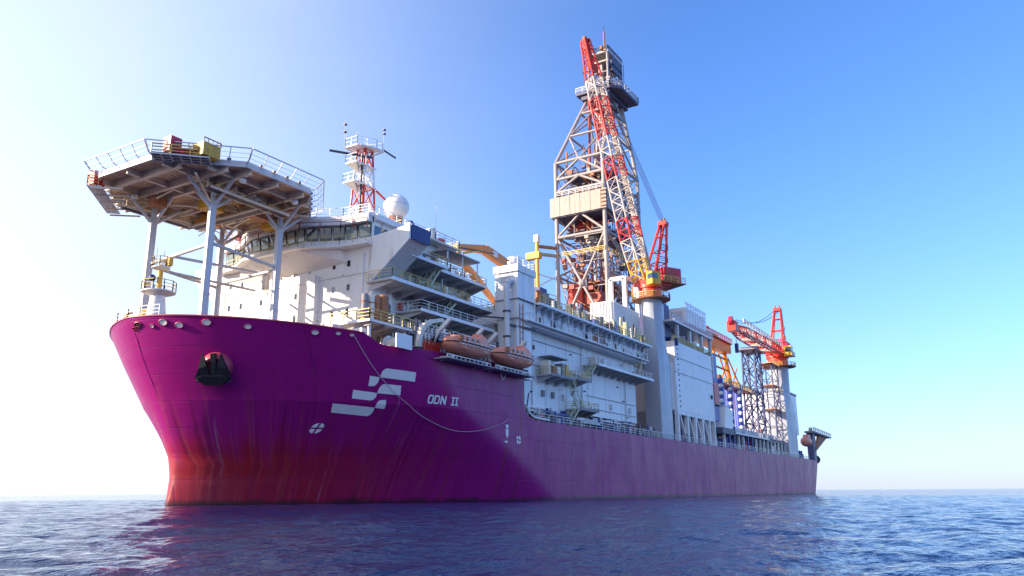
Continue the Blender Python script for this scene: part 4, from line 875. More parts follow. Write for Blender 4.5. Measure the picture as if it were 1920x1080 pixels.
g1 = gallery(md, 54.5, 62.0, -18.0, -20.6, 17.6, 'rail_yellow', mt='purple_steel'); g2 = gallery(md, 63.0, 67.6, -18.0, -20.6, 17.9, 'rail_yellow', mt='purple_steel'); g3 = gallery(md, 70.0, 93.8, -18.0, -20.8, 21.0, 'rail_white'); g4 = gallery(md, 63.5, 70, -18, -20.6, 13.4, 'rail_yellow', mt='purple_steel')
stairs(md, (67.0, -20.3, 17.9), (70.4, -20.3, 21.0), (0, 1.0, 0)); stairs(md, (65.2, -20.3, 13.4), (61.6, -20.3, 17.6), (0, 1.0, 0)); stairs(md, (60.0, -20.5, 10.5), (63.6, -20.5, 13.4), (0, 1.0, 0)); stairs(md, (88.0, -20.4, 21.0), (91.5, -20.4, 27.3), (0, 1.0, 0))
for x, mt_ in ((55, 'cream_paint'), (56.4, 'rust_brown'), (57.8, 'clean_white'), (59.2, 'purple_steel'), (60.4, 'yellow_paint')): pbox('control_cabinet', mt_, md, (x, -19.9, 17.6), (x + .9, -18.6, 17.6 + rng.uniform(1.2, 2.2)))
MB().box((55, -20.4, 20.2), (60.2, -18.2, 20.35)).out('cabinet_roof', 'purple_steel', md)
for x in (72.5, 76, 78.5): pbox('gallery_locker', 'cream_paint' if x < 74 else 'pole_grey', md, (x, -19.0, 21.0), (x + 2.2, -18.1, 22.7))
cr = thing('added_gap_wall', 'added low grey wall blocking light through the gap under the modules along the main deck', 'deckhouse', (125, 0, 10.46))
MB().box((52, -15, 10.46), (111, 14, 12.95)).out('forward_wall', 'pedestal_grey', cr); MB().box((112, -14.6, 10.46), (203, 14, 17.2)).out('aft_wall', 'pedestal_grey', cr)  # walls added so no daylight shows through beneath the modules
for x in range(114, 202, 6): pbox('stiffener', 'purple_steel', cr, (x, -14.85, 10.5), (x + .3, -14.6, 16.6))
for z, x0, x1 in ((16.2, 71, 91), (19.0, 52, 69), (22.6, 52, 70), (14.2, 72, 91)): ptube('wall_pipe', 'pole_grey', md, (x0, -18.12, z), (x1, -18.12, z), .08, 6)
for x in (53.2, 69.2, 86.5): ptube('wall_downpipe', 'pole_grey', md, (x, -18.14, 13), (x, -18.14, 23.8), .09, 6)
for i in range(26):
    x = rng.uniform(52, 91); z = rng.uniform(13.4, 23); k = rng.random()
    if k < .5: MB().box((x, -18.2, z), (x + rng.uniform(.2, .6), -17.99, z + rng.uniform(.2, .7))).out('junction_box', rng.choice(['pole_grey', 'dark_steel', 'purple_steel', 'cream_paint']), md)
    else: MB().box((x, -18.3, z), (x + .25, -17.99, z + .18)).out('wall_lamp', 'dark_steel', md)
for i in range(34):
    x = rng.uniform(49, 92); k = rng.random(); MB().box((x, -19.75, 24.6), (x + rng.uniform(.3, 1.2), -19.6, 24.6 + rng.uniform(.4, 1.6))).out('band_fitting', rng.choice(['pole_grey', 'purple_steel', 'cream_paint', 'module_grey']), md)
# main deck pipework below the module
pm = thing('deck_manifold', 'dark blue pipes and valves along the deck edge below the long module', 'pipework', (72, -19.5, 10.46))
for i in range(70):
    x = rng.uniform(52, 95); y = rng.uniform(-20.4, -18.3); h = rng.uniform(.9, 2.5); ptube('pipe', rng.choice(['blue_paint', 'navy', 'purple_steel', 'pole_grey', 'dark_steel', 'module_grey']), pm, (x, y, 10.46), (x, y, 10.46 + h), rng.uniform(.06, .24), 7)
for i in range(26):
    x = rng.uniform(52, 88); y = rng.uniform(-20.5, -18.4); z = rng.uniform(10.9, 12.9); pbeam('header_pipe', rng.choice(['blue_paint', 'navy', 'purple_steel', 'pole_grey']), pm, (x, y, z), (x + rng.uniform(2, 9), y, z), rng.uniform(.1, .25))
for i in range(22):
    x = rng.uniform(52, 96); y = rng.uniform(-20.4, -18.6); s_ = rng.uniform(.5, 1.3); MB().box((x, y, 10.46), (x + s_, y + .8, 10.46 + s_ * 1.1)).out('valve_box', rng.choice(['navy', 'blue_paint', 'dark_steel', 'purple_steel', 'crane_red']), pm)
dr = thing('deck_edge_railing', 'long thin guard railing along the port edge of the main deck', 'railing', (140, -20.7, 10.46))
rail(dr, [(49, -20.7, 10.46), (200, -20.7, 10.46), (215, -20.3, 10.46), (236, -18.9, 10.46)], 'pole_grey', r=.04, gap=2.2)
mf = thing('mooring_fitting', 'white curved mooring roller at the foot of the forecastle step', 'fairlead', (49.2, -20.6, 10.5))
MB().path([(46.9, -20.9, 12.2), (47.4, -20.95, 11.4), (48.6, -20.95, 10.9), (51, -20.95, 10.8), (53, -20.9, 10.8)], .16, 8).out('roller_bar', 'clean_white', mf); MB().beam((47.2, -20.5, 11), (48.6, -20.2, 14.2), .14).out('stay', 'dark_steel', mf)

# ------------------------------------------------------------------ drill floor clutter
df = thing('drill_floor', 'cluttered drill floor deck with dark machinery at the foot of the derrick', 'deck', (95, 0, 27.35))
MB().box((60, -16, 27.35), (132, 16, 29.6)).out('substructure', 'derrick_dark', df)
for i in range(60):
    x = rng.uniform(54, 92); y = rng.uniform(-20.0, -15); h = rng.uniform(.8, 3.2); k = rng.random(); mt_ = rng.choice(['dark_steel', 'navy', 'derrick_dark', 'yellow_paint', 'purple_steel', 'clean_white', 'rust_brown', 'green_stair', 'blue_paint'])
    if k < .45: ptube('tank', mt_, df, (x, y, 27.35), (x, y, 27.35 + h), rng.uniform(.15, .6), 9)
    else: MB().box((x, y, 27.35), (x + rng.uniform(.5, 2.2), y + rng.uniform(.5, 1.4), 27.35 + h * .8)).out('machine', mt_, df)
for i in range(14): ptube('upright_tube', rng.choice(['purple_steel', 'dark_steel', 'green_stair', 'pole_grey']), df, (80 + i * 1.1, -19.2 + rng.uniform(-.4, .4), 27.35), (80 + i * 1.1, -19.2, 27.35 + rng.uniform(2, 4.2)), .22, 8)
for i in range(9):
    a = 2 * math.pi * i / 9
MB().tube((62, -14, 30.2), (66, -14, 30.2), 1.7, 18).out('reel', 'dark_steel', df, True); MB().box((55.0, -18.6, 27.4), (57.2, -17, 30.8)).out('switch_cabinet', 'navy', df); rail(df, [(52, -18.5, 27.4), (58, -18.5, 27.4)], 'yellow_paint', r=.07)
dh = thing('driller_cabin', 'white corrugated cabin on the drill floor left of the big crane pedestal', 'cabin', (94, -14, 27.4))
MB().box((87.0, -16.0, 27.4), (99.5, -11.5, 35.4)).out('cabin_shell', 'clean_white', dh)
for k in range(22): pbox('corrugation', 'clean_white', dh, (87.1 + .57 * k, -16.26, 28.4), (87.36 + .57 * k, -16.0, 35.3))
for k in range(8): pbox('corrugation', 'clean_white', dh, (86.78, -15.9 + .57 * k, 28.4), (87.0, -15.65 + .57 * k, 35.3))
pf_ = thing('portal_frame', 'white steel portal frame above the corrugated cabin beside the crane', 'frame', (100, -13, 35.4))
for a, c in (((98, -14, 35.4), (98, -14, 42.5)), ((98, -14, 42.5), (107, -15, 43.4)), ((104, -14.2, 35.4), (104, -14.2, 42.8)), ((98, -11, 35.4), (98, -11, 42.5)), ((98, -14, 42.5), (98, -11, 42.5))): pbeam('frame_member', 'clean_white', pf_, a, c, .8)

# ------------------------------------------------------------------ derrick
de = thing('drilling_derrick', 'tall grey lattice drilling derrick with a beige wind wall amidships', 'derrick', (118, 0, 29.6))
def lerp3(a, c, t_): return Vector(a).lerp(Vector(c), t_)
DX0, DX1, DY = 107.5, 127.5, 6.0
bot = [(DX0, -DY, 29.6), (DX1, -DY, 29.6), (DX1, DY, 29.6), (DX0, DY, 29.6)]; knee = [(DX0, -DY, 75), (DX1, -DY, 75), (DX1, DY, 75), (DX0, DY, 75)]
crn = [(120.0, -2.6, 97), (127, -2.6, 97), (127, 2.6, 97), (120.0, 2.6, 97)]; ctop = [(x, y, 108) for x, y, z in crn]
fm_ = ['derrick_grey', 'derrick_dark', 'derrick_dark', 'derrick_dark']
for k in range(4):
    ptube('leg', 'derrick_grey', de, bot[k], knee[k], .48 if k in (0, 3) else .4, 10)
    ptube('upper_leg', 'derrick_grey', de, knee[k], crn[k], .42, 10); ptube('crown_leg', 'derrick_grey', de, crn[k], ctop[k], .3, 8)
def face(P, Q, levs, k, r, pat):
    k2 = (k + 1) % 4; mt_ = 'derrick_grey'
    for (a, c), pt in zip(zip(levs, levs[1:]), pat):
        A, B = lerp3(P[k], Q[k], a), lerp3(P[k2], Q[k2], a); C_, D = lerp3(P[k], Q[k], c), lerp3(P[k2], Q[k2], c)
        ptube('girt', mt_, de, C_, D, r, 8)
        if pt == 'X':
            ptube('brace', mt_, de, A, D, r * .85, 8); ptube('brace', mt_, de, B, C_, r * .85, 8)
            mid = (A + B + C_ + D) / 4; MB().sphere(mid, r * 2.6, 10, 6).out('node', mt_, de)
        elif pt == 'V': m_ = (A + B) / 2; ptube('brace', mt_, de, m_, C_, r * .8, 8); ptube('brace', mt_, de, m_, D, r * .8, 8)
        elif pt == 'K': m_ = (C_ + D) / 2; ptube('brace', mt_, de, A, m_, r * .8, 8); ptube('brace', mt_, de, B, m_, r * .8, 8)
L1 = [0, .10, .60, .71, .84, .91, 1]
for k in range(4):
    face(bot, knee, L1 if k in (3, 1) else [0, .2, .4, .6, .71, .84, 1], k, .36 if k == 3 else .3, ['-', 'X', 'K', '-', 'K', 'K'] if k in (3, 1) else ['X'] * 6)
    face(knee, crn, [0, .38, .72, 1], k, .28, ['K', 'K', 'X'] if k != 3 else ['V', 'K', 'X']); face(crn, ctop, [0, .5, 1], k, .16, ['-', '-'])
# wind wall panels, front and port
for k in range(11): pbox('wind_panel', 'wind_beige', de, (106.55 - .06 * (k % 2), 7.2 - 1.28 * (k + 1) + .06, 61.6), (106.75, 7.2 - 1.28 * k, 66.2))
for k in range(6): pbox('wind_panel', 'wind_beige', de, (107 + 1.28 * k + .05, -7.0, 61.6), (107 + 1.28 * (k + 1), -6.85 - .05 * (k % 2), 66.2))
MB().box((106.8, -6.8, 61.4), (114, 7.0, 61.6)).out('panel_floor', 'derrick_dark', de)
for k in range(5): pbox('panel_ladder_rung', 'rust_brown', de, (106.3, -6.6, 62 + .9 * k), (106.55, -5.6, 62.25 + .9 * k))
# inside the derrick: racking platforms, travelling block, guide rails, bracing clutter
for z, mt_ in ((72.3, 'derrick_dark'), (58.5, 'derrick_dark'), (46, 'rust_brown')): MB().box((110, -5, z), (126, 5, z + .25)).out('racking_platform', mt_, de)
for i in range(26): y = -4.6 + .37 * i; pbeam('finger', 'derrick_dark', de, (110, y, 72.9), (117, y, 72.9), .14)
ptube('guide_rail', 'rail_red', de, (116, -.8, 29.6), (117, -.8, 96), .3, 8); ptube('guide_rail', 'rail_red', de, (116, 2.0, 29.6), (117, 1.4, 96), .3, 8)
MB().box((113, -1.6, 58.8), (115.6, 2.8, 61.6)).out('travelling_block', 'crane_red', de); MB().lathe((113.5, 1.0, 60.6), [(1.5, -2), (1.5, 2)], 16, 1).out('block_sheave', 'crane_red', de, True); MB().box((113.4, -.4, 53), (115, 1.6, 58)).out('top_drive', 'cream_paint', de)
MB().prism([(110.5, 41), (113, 41), (111, 46), (110, 46)], 1, 1.5, 5.0).out('red_hopper', 'crane_red', de); MB().box((111, -3, 41.5), (118, 4, 44.0)).out('monkey_board', 'rail_red', de)
rng = random.Random(21)
for i in range(150):
    x = rng.uniform(109, 126.5); y = rng.choice([rng.uniform(-5.4, -3.0), rng.uniform(2.0, 5.4), rng.uniform(-5, 5)]); z = rng.uniform(31, 72); L = rng.uniform(2, 9); k = rng.random(); mt_ = rng.choice(['derrick_dark', 'derrick_dark', 'purple_steel', 'rust_brown', 'blue_paint', 'derrick_grey', 'rail_red'])
    if k < .55: pbeam('standing_pipe', mt_, de, (x, y, z), (x, y, min(z + L, 80)), rng.uniform(.15, .4))
    elif k < .8: pbeam('cross_member', mt_, de, (x, -5.5, z), (x, 5.5, z), rng.uniform(.15, .35))
    else: MB().box((x - .8, y - .8, z), (x + .8, y + .8, z + rng.uniform(.6, 2))).out('machine', mt_, de)
for z in (52, 66.5): rail(de, [(DX0 - .4, DY, z), (DX0 - .4, -DY, z), (DX1, -DY - .4, z)], 'rail_yellow' if z < 60 else 'pole_grey', r=.07)
for z0 in (33, 39, 45, 51, 57, 68):                                # light secondary bracing and inner ladders
    for yy in (-3, 0, 3): ptube('light_brace', rng.choice(['derrick_grey', 'derrick_dark', 'rust_brown']), de, (109.5, yy - 2.6, z0), (109.5, yy + 2.6, z0 + rng.uniform(3, 6)), .13, 6)
    ptube('light_girt', 'derrick_grey', de, (109.3, -5.8, z0), (109.3, 5.8, z0), .14, 6); ptube('light_brace', 'derrick_grey', de, (112, -5.9, z0), (124, -5.9, z0 + 5), .16, 6); ptube('light_brace', 'derrick_grey', de, (124, -5.9, z0), (112, -5.9, z0 + 5), .16, 6)
for i in range(60):                                              # cables, hoses and ladders hung in the tower
    x = rng.uniform(108.5, 126); y = rng.uniform(-5.6, 5.6); z = rng.uniform(33, 70); L = rng.uniform(4, 16); MB().path([(x, y, z), (x + rng.uniform(-1, 1), y + rng.uniform(-1, 1), z + L * .5), (x + rng.uniform(-.6, .6), y, z + L)], rng.uniform(.05, .13), 5).out('hose', rng.choice(['dark_steel', 'derrick_dark', 'rail_red', 'rust_brown', 'purple_steel', 'blue_paint']), de)
for i in range(24): z = rng.uniform(34, 73); yy = rng.uniform(-5.4, 4); MB().box((107.2, yy, z), (108.0, yy + rng.uniform(.5, 1.4), z + rng.uniform(.4, 1.4))).out('floodlight_box', rng.choice(['derrick_dark', 'rust_brown', 'wind_beige', 'rail_red']), de)
for z0 in (77, 82, 87): ptube('light_brace', 'derrick_grey', de, (118, -3.4, z0), (124, 3.4, z0 + 4), .14, 6); ptube('light_brace', 'derrick_grey', de, (126, -4, z0), (122, 3.4, z0 + 4), .14, 6)
for yy in (-2.2, 3.4): ptube('cable_ladder', 'rust_brown', de, (111, yy, 30), (119.5, yy * .5, 96), .22, 6)
for k, (z0, z1) in enumerate(((35, 41), (41, 47), (47, 53), (66.6, 71), (71, 75))):   # secondary lattice behind the main front face
    for j in range(4):
        y0, y1 = -6 + 3 * j, -3 + 3 * j
        for a_, c_ in (((y0, z0), (y1, z1)), ((y1, z0), (y0, z1))): ptube('secondary_brace', ('derrick_dark', 'derrick_grey', 'rust_brown')[(j + k) % 3], de, (111.5, a_[0], a_[1]), (111.5, c_[0], c_[1]), .11, 5)
    for j in range(5): ptube('secondary_brace', 'derrick_grey', de, (108 + 4 * j, -5.7, z0), (112 + 4 * j, -5.7, z1), .13, 5); ptube('secondary_brace', 'derrick_grey', de, (112 + 4 * j, 5.7, z0), (108 + 4 * j, 5.7, z1), .13, 5)
for i in range(60):
    x = rng.uniform(109, 126); y = rng.uniform(-5.2, 5.2); z = rng.uniform(31, 72); MB().box((x, y, z), (x + rng.uniform(.4, 2.2), y + rng.uniform(.4, 1.6), z + rng.uniform(.3, 1.6))).out('machine', rng.choice(['derrick_dark', 'rust_brown', 'rail_red', 'purple_steel', 'wind_beige', 'derrick_dark']), de)
for i in range(30):
    x = rng.uniform(118, 129); y = rng.uniform(-5.5, 4.2); z = rng.choice([96.9, 96.9, 99.3, 108.2]); MB().box((x, y * (.5 if z > 97 else 1), z), (x + rng.uniform(.3, 1.0), y * (.5 if z > 97 else 1) + .6, z + rng.uniform(.5, 2.2))).out('crown_fitting', rng.choice(['derrick_dark', 'rust_brown', 'yellow_paint', 'wind_beige', 'rail_red']), de)
# crown: wide platform, water table, antenna
MB().prism([(117.0, 4.9), (117.0, -4.2), (119.5, -6.4), (129.8, -6.4), (129.8, 4.6)], 2, 96.2, 96.9).out('crown_platform', 'derrick_dark', de)
MB().box((117.6, -3.8, 95.0), (129, 3.8, 96.2)).out('platform_frame', 'derrick_dark', de)
rail(de, [(117, 4.9, 96.9), (117, -4.2, 96.9), (119.5, -6.4, 96.9), (129.8, -6.4, 96.9), (129.8, 4.6, 96.9)], 'pole_grey', r=.08, h=1.3)
MB().box((119.4, -3.4, 99.0), (128, 3.4, 99.3)).out('water_table', 'derrick_dark', de); rail(de, [(119.4, 3.4, 99.3), (119.4, -3.4, 99.3), (128, -3.4, 99.3)], 'pole_grey', r=.07)
MB().box((119.6, -3.0, 107.6), (128.4, 3.0, 108.2)).out('crown_deck', 'derrick_grey', de); MB().box((119.7, -2.9, 105.2), (128.6, 2.9, 105.6)).out('crown_beam', 'wind_beige', de); MB().box((120.4, -.9, 100), (121.2, .1, 106)).out('crown_column', 'wind_beige', de)
MB().box((122, -2.9, 103.6), (128.4, -2.5, 107.6)).out('crown_screen', 'derrick_dark', de); rail(de, [(119.6, 3, 108.2), (119.6, -3, 108.2), (128.4, -3, 108.2)], 'dark_steel', r=.07); MB().tube((123.6, -1.4, 100), (123.6, -1.4, 105), .8, 12).out('sheave_cluster', 'rust_brown', de, True)
ptube('beacon_mast', 'rust_brown', de, (121.6, -1.2, 108.2), (121.6, -1.2, 114.6), .22, 8); MB().box((121.1, -1.7, 108.2), (122.1, -.7, 109.4)).out('beacon_base', 'yellow_paint', de); ptube('beacon_rod', 'dark_steel', de, (121.6, -1.2, 114.6), (121.6, -1.2, 116.4), .09, 6)
MB().box((118.2, 3.0, 102.8), (118.7, 3.5, 104.4)).out('hanging_lamp', 'dark_steel', de); ptube('lamp_bracket', 'dark_steel', de, (118.4, 3.2, 103.4), (120, 2.6, 103.4), .08, 6)
for x, y in ((119.3, 3.6), (119.3, 2.0), (128.6, -3.2)): ptube('ladder_rail', 'dark_steel', de, (x, y, 97), (x, y, 108), .08, 6)
# yellow service column standing forward of the derrick
yc = thing('yellow_column', 'yellow lattice service column joined to the left leg of the derrick', 'column', (103.5, 9.4, 29.6))
ptube('column', 'yellow_paint', yc, (103.5, 9.0, 29.6), (103.5, 9.0, 55.5), .42, 10); ptube('column', 'yellow_paint', yc, (103.5, 10.0, 34), (103.5, 9.4, 52), .2, 8); MB().box((102.8, 8.2, 51.5), (104.2, 11.6, 53.0)).out('top_frame', 'yellow_paint', yc); MB().box((103, 8.6, 55.4), (104.2, 9.6, 57.0)).out('cap', 'clean_white', yc)
for z in (54.4, 52.6): ptube('tie_beam', 'rust_brown' if z > 53 else 'wind_beige', yc, (103.5, 9, z), (107.4, 6, z), .4, 8)
for z0, z1 in ((48, 47), (45, 48), (44, 43.2), (40, 43), (38, 37.6), (33, 36)): ptube('lace', 'pole_grey', yc, (103.5, 9, z0), (107.4, 6, z1), .14, 6)

# ------------------------------------------------------------------ deck cranes
def crane(name, label, base, rect, z_deck, z_rect, z_neck, neck_c, neck_r, foot, tip, top, bays, wmax, dmax, house, msc=1.0, pal=None):
    t_ = thing(name, label, 'crane', (neck_c[0], neck_c[1], z_deck), 'red deck cranes on grey pedestals')
    K = 24; x0, x1, y0, y1 = rect
    def rectpt(a):
        cx, cy = (x0 + x1) / 2, (y0 + y1) / 2; hx, hy = (x1 - x0) / 2, (y1 - y0) / 2; c, s = math.cos(a), math.sin(a); k = min(hx / max(abs(c), 1e-6), hy / max(abs(s), 1e-6)); return cx + c * k, cy + s * k
    angs = [math.pi * 2 * (i + .5) / K for i in range(K)]
    cx, cy = (x0 + x1) / 2, (y0 + y1) / 2
    for sx, sy in ((1, 1), (-1, 1), (-1, -1), (1, -1)):           # snap the nearest ring point to each corner
        a = math.atan2(sy * (y1 - y0), sx * (x1 - x0)) % (2 * math.pi); i = min(range(K), key=lambda k: abs(angs[k] - a)); angs[i] = a
    rows = []
    for z, f_ in ((z_deck, 0), (z_rect, 0), (z_rect + (z_neck - z_rect) * .55, .62), (z_neck - 1.2, 1), (z_neck, 1)):
        row = []
        for a in angs:
            rx, ry = rectpt(a); qx, qy = neck_c[0] + neck_r * math.cos(a), neck_c[1] + neck_r * math.sin(a); row.append((rx + (qx - rx) * f_, ry + (qy - ry) * f_, z))
        rows.append(row)
    MB().grid(rows, True).out('pedestal', 'pedestal_grey', t_, True)
    nx, ny = neck_c; m_ = msc
    MB().lathe((nx, ny, z_neck), [(neck_r * 1.35, 0), (neck_r * 1.35, .35)], 20).out('ring_platform', 'yellow_paint', t_)
    rail(t_, [(nx + neck_r * 1.8 * math.cos(a), ny + neck_r * 1.8 * math.sin(a), z_neck) for a in [i * math.pi / 6 for i in range(13)]], 'rail_yellow', r=.06)
    MB().lathe((nx, ny, z_neck - .1), [(neck_r * 1.82, 0), (neck_r * 1.82, .15)], 20).out('ring_walkway', 'rust_brown', t_)
    MB().lathe((nx, ny, z_neck + .35), [(neck_r * 1.05, 0), (neck_r * 1.05, 1.8 * m_), (neck_r * 1.2, 1.9 * m_), (neck_r * 1.2, 2.6 * m_)], 24).out('slew_column', 'crane_red', t_, True)
    zt = z_neck + .35 + 2.6 * m_; foot, tip, top = Vector(foot), Vector(tip), Vector(top)
    hd_ = Vector((tip.x - foot.x, tip.y - foot.y, 0)).normalized(); sd = Vector((-hd_.y, hd_.x, 0)); cN = Vector((nx, ny, zt))
    def pb(nm, mt_, a0, a1, c0, c1, z0, z1):                       # box in the crane's own frame: along boom, sideways, up
        vs = [cN + hd_ * a + sd * c + Vector((0, 0, z)) for z in (z0, z1) for a, c in ((a0, c0), (a1, c0), (a1, c1), (a0, c1))]
        return MB().add(vs, [(3, 2, 1, 0), (4, 5, 6, 7), (0, 1, 5, 4), (1, 2, 6, 5), (2, 3, 7, 6), (3, 0, 4, 7)]).out(nm, mt_, t_)
    pb('turntable', 'crane_red', -3.6 * m_, 2.4 * m_, -2.4 * m_, 2.4 * m_, 0, .9 * m_)
    hs_ = pb('machinery_house', 'monitor_red', -6.2 * m_, -1.8 * m_, -2.3 * m_, 2.3 * m_, .6 * m_, 3.8 * m_); pb('house_door', 'rail_red', -4.6 * m_, -2.0 * m_, 2.3 * m_, 2.45 * m_, .9 * m_, 3.3 * m_)
    pb('service_platform', 'rust_brown', -6.6 * m_, -1.0 * m_, -3.2 * m_, 3.2 * m_, .35 * m_, .55 * m_)
    rail(t_, [cN + hd_ * -6.5 * m_ + sd * 3.1 * m_ + Vector((0, 0, .55 * m_)), cN + hd_ * -1 * m_ + sd * 3.1 * m_ + Vector((0, 0, .55 * m_))], 'rail_yellow', r=.06)
    cab = pb('operator_cab', 'yellow_paint', .6 * m_, 2.8 * m_, 2.2 * m_, 4.0 * m_, -.6 * m_, 1.9 * m_); pb('cab_window', 'window_glass', 1.5 * m_, 2.86 * m_, 2.6 * m_, 4.05 * m_, .5 * m_, 1.5 * m_)
    # A-frame mast
    for s in (-1, 1):
        for a in (.6, -2.6): ptube('mast_leg', 'crane_red', t_, cN + hd_ * a * m_ + sd * s * 1.7 * m_ + Vector((0, 0, .8 * m_)), top + sd * s * .75 * m_ + hd_ * (.3 if a > 0 else -.3), .28 * m_, 8)
    for f_ in (.35, .55, .8): 
        z = cN.z + (top.z - cN.z) * f_; w = 1.7 + (.75 - 1.7) * f_; d0 = .6 * (1 - f_) + .3 * f_; d1 = -2.6 * (1 - f_) - .3 * f_; c_ = cN.lerp(top, f_); c_ = Vector((cN.x + (top.x - cN.x) * f_, cN.y + (top.y - cN.y) * f_, z))
        q4 = [c_ + hd_ * d0 * m_ + sd * w * m_, c_ + hd_ * d1 * m_ + sd * w * m_, c_ + hd_ * d1 * m_ - sd * w * m_, c_ + hd_ * d0 * m_ - sd * w * m_]
        for i in range(4): ptube('mast_tie', 'crane_red', t_, q4[i], q4[(i + 1) % 4], .14 * m_, 6)
        if f_ < .6: rail(t_, [q4[0] + sd * .5, q4[1] + sd * .5], 'rail_red', r=.06)
    MB().box(top - Vector((.9, .9, .3)) * m_, top + Vector((.9, .9, .5)) * m_).out('mast_head', 'crane_red', t_)
    for s in (-.5, .5): MB().lathe(top + sd * s * m_ + Vector((0, 0, .8 * m_)), [(.5 * m_, -.12), (.5 * m_, .12)], 12, 1).out('sheave', 'rust_brown', t_)
    # lattice boom
    d = (tip - foot).normalized(); upv = sd.cross(d).normalized()
    if upv.z < 0 or (abs(upv.z) < .3 and upv.dot(hd_) > 0): upv = -upv
    n = len(bays); L = (tip - foot).length
    def sec(u):
        w = itp(u, [0, .12, .8, 1], [1.0, 1.0, .8, .42]) * wmax; h = itp(u, [0, .15, .8, 1], [.35, 1, .85, .4]) * dmax; c_ = foot.lerp(tip, u)
        return [c_ + sd * sx * w / 2 + upv * sy * h / 2 for sx, sy in ((-1, -1), (1, -1), (1, 1), (-1, 1))]
    for i, mt_ in enumerate(bays):
        u0, u1 = i / n, (i + 1) / n; S0, S1 = sec(u0), sec(u1)
        for k in range(4): ptube('boom_chord', mt_, t_, S0[k], S1[k], .2 * m_, 7)
        for j in range(2):
            M0, M1 = sec(u0 + (u1 - u0) * j / 2), sec(u0 + (u1 - u0) * (j + 1) / 2)
            for k in range(4):
                k2 = (k + 1) % 4; ptube('boom_lace', mt_, t_, M0[k] if (i + j) % 2 else M0[k2], M1[k2] if (i + j) % 2 else M1[k], .1 * m_, 5)
                ptube('boom_tie', mt_, t_, M1[k], M1[k2], .09 * m_, 5)
    return t_, cN, hd_, sd, upv, sec
W_, R_, Y_ = 'rail_white', 'crane_red', 'yellow_paint'
W_ = 'boom_white'; bays = [Y_, W_, R_, W_, W_, R_, W_, R_, R_, W_, R_, R_]
c1, cN, hd1, sd1, up1, sec1 = crane('deck_crane', 'tall red crane amidships with its lattice boom raised in front of the derrick', None, (98.0, 104.0, -20.3, -17.2), 10.46, 25, 38.2, (102.0, -17.9), 2.1, (100.4, -16.6, 42.0), (90.0, -10.8, 92.7), (106.6, -19.6, 55.2), bays, 3.4, 3.0, None, 1.0)
tp = Vector((90, -10.8, 92.7)); ft = Vector((100.4, -16.6, 42)); dB = (tp - ft).normalized()
MB().beam(tp - dB * 6.5, tp, .9, 1.2).out('boom_head', 'crane_red', c1); MB().lathe(tp, [(.8, -.3), (.8, .3)], 14, 1).out('head_sheave', 'rust_brown', c1); ptube('walkway_tube', 'wind_beige', c1, ft + up1 * 2.6, ft.lerp(tp, .8) + up1 * 1.9 - sd1 * .4, .75, 8)
for s in (-.6, -.2, .2, .6): ptube('luffing_cable', 'dark_steel', c1, Vector((106.6, -19.6, 55.6)) + sd1 * s, ft.lerp(tp, .86) + up1 * 1.6 + sd1 * s, .055, 5)
for k in range(14): q_ = ft.lerp(tp, .12 + .055 * k) + up1 * 2.6; MB().box(q_ - Vector((.35, .35, .3)), q_ + Vector((.35, .35, .3))).out('cable_roller', ('purple_steel', 'rust_brown', 'wind_beige')[k % 3], c1)
bays2 = [R_, R_, 'cream_paint', R_, 'cream_paint', R_, 'cream_paint', R_, R_]
c2, cN2, hd2, sd2, up2_, sec2 = crane('deck_crane', 'red crane at the stern with its boom lowered onto a blue lattice rest', None, (203.5, 216.0, -19.6, -14.0), 10.46, 24, 38.3, (209.5, -17.2), 2.9, (206, -17.0, 43.0), (157.0, -18.6, 41.8), (213.4, -17.6, 57.2), bays2, 3.6, 3.2, None, 1.25)
tp = Vector((157, -18.6, 41.8)); MB().box(tp - Vector((1.8, 1.1, 1.0)), tp + Vector((1.0, 1.1, 1.6))).out('boom_head', 'crane_red', c2); MB().lathe(tp + Vector((-1.5, 0, 1.6)), [(1.2, -.4), (1.2, .4)], 14, 1).out('head_sheave', 'monitor_red', c2)
for s in (-.9, .9):
    A, B = Vector((213, -17.6, 57)) + Vector((0, s, 0)), tp + Vector((0, s, 2)); pts = [A.lerp(B, i / 10) - Vector((0, 0, 2.2 * math.sin(math.pi * i / 10))) for i in range(11)]
    MB().path(pts, .09, 5).out('luffing_cable', 'dark_steel', c2)
MB().beam((206, -19.6, 41.8), (160, -20.4, 40.9), .4, .4).out('boom_walkway', 'rail_red', c2); rail(c2, [(206, -19.9, 43.6), (160, -20.6, 43.4)], 'cream_paint', r=.09, gap=3)
ptube('hook_wire', 'dark_steel', c2, (159, -18.6, 40.6), (159, -18.6, 38), .08, 5); MB().box((158.6, -19, 35.6), (159.5, -18.2, 38)).out('hook_block', 'navy', c2)

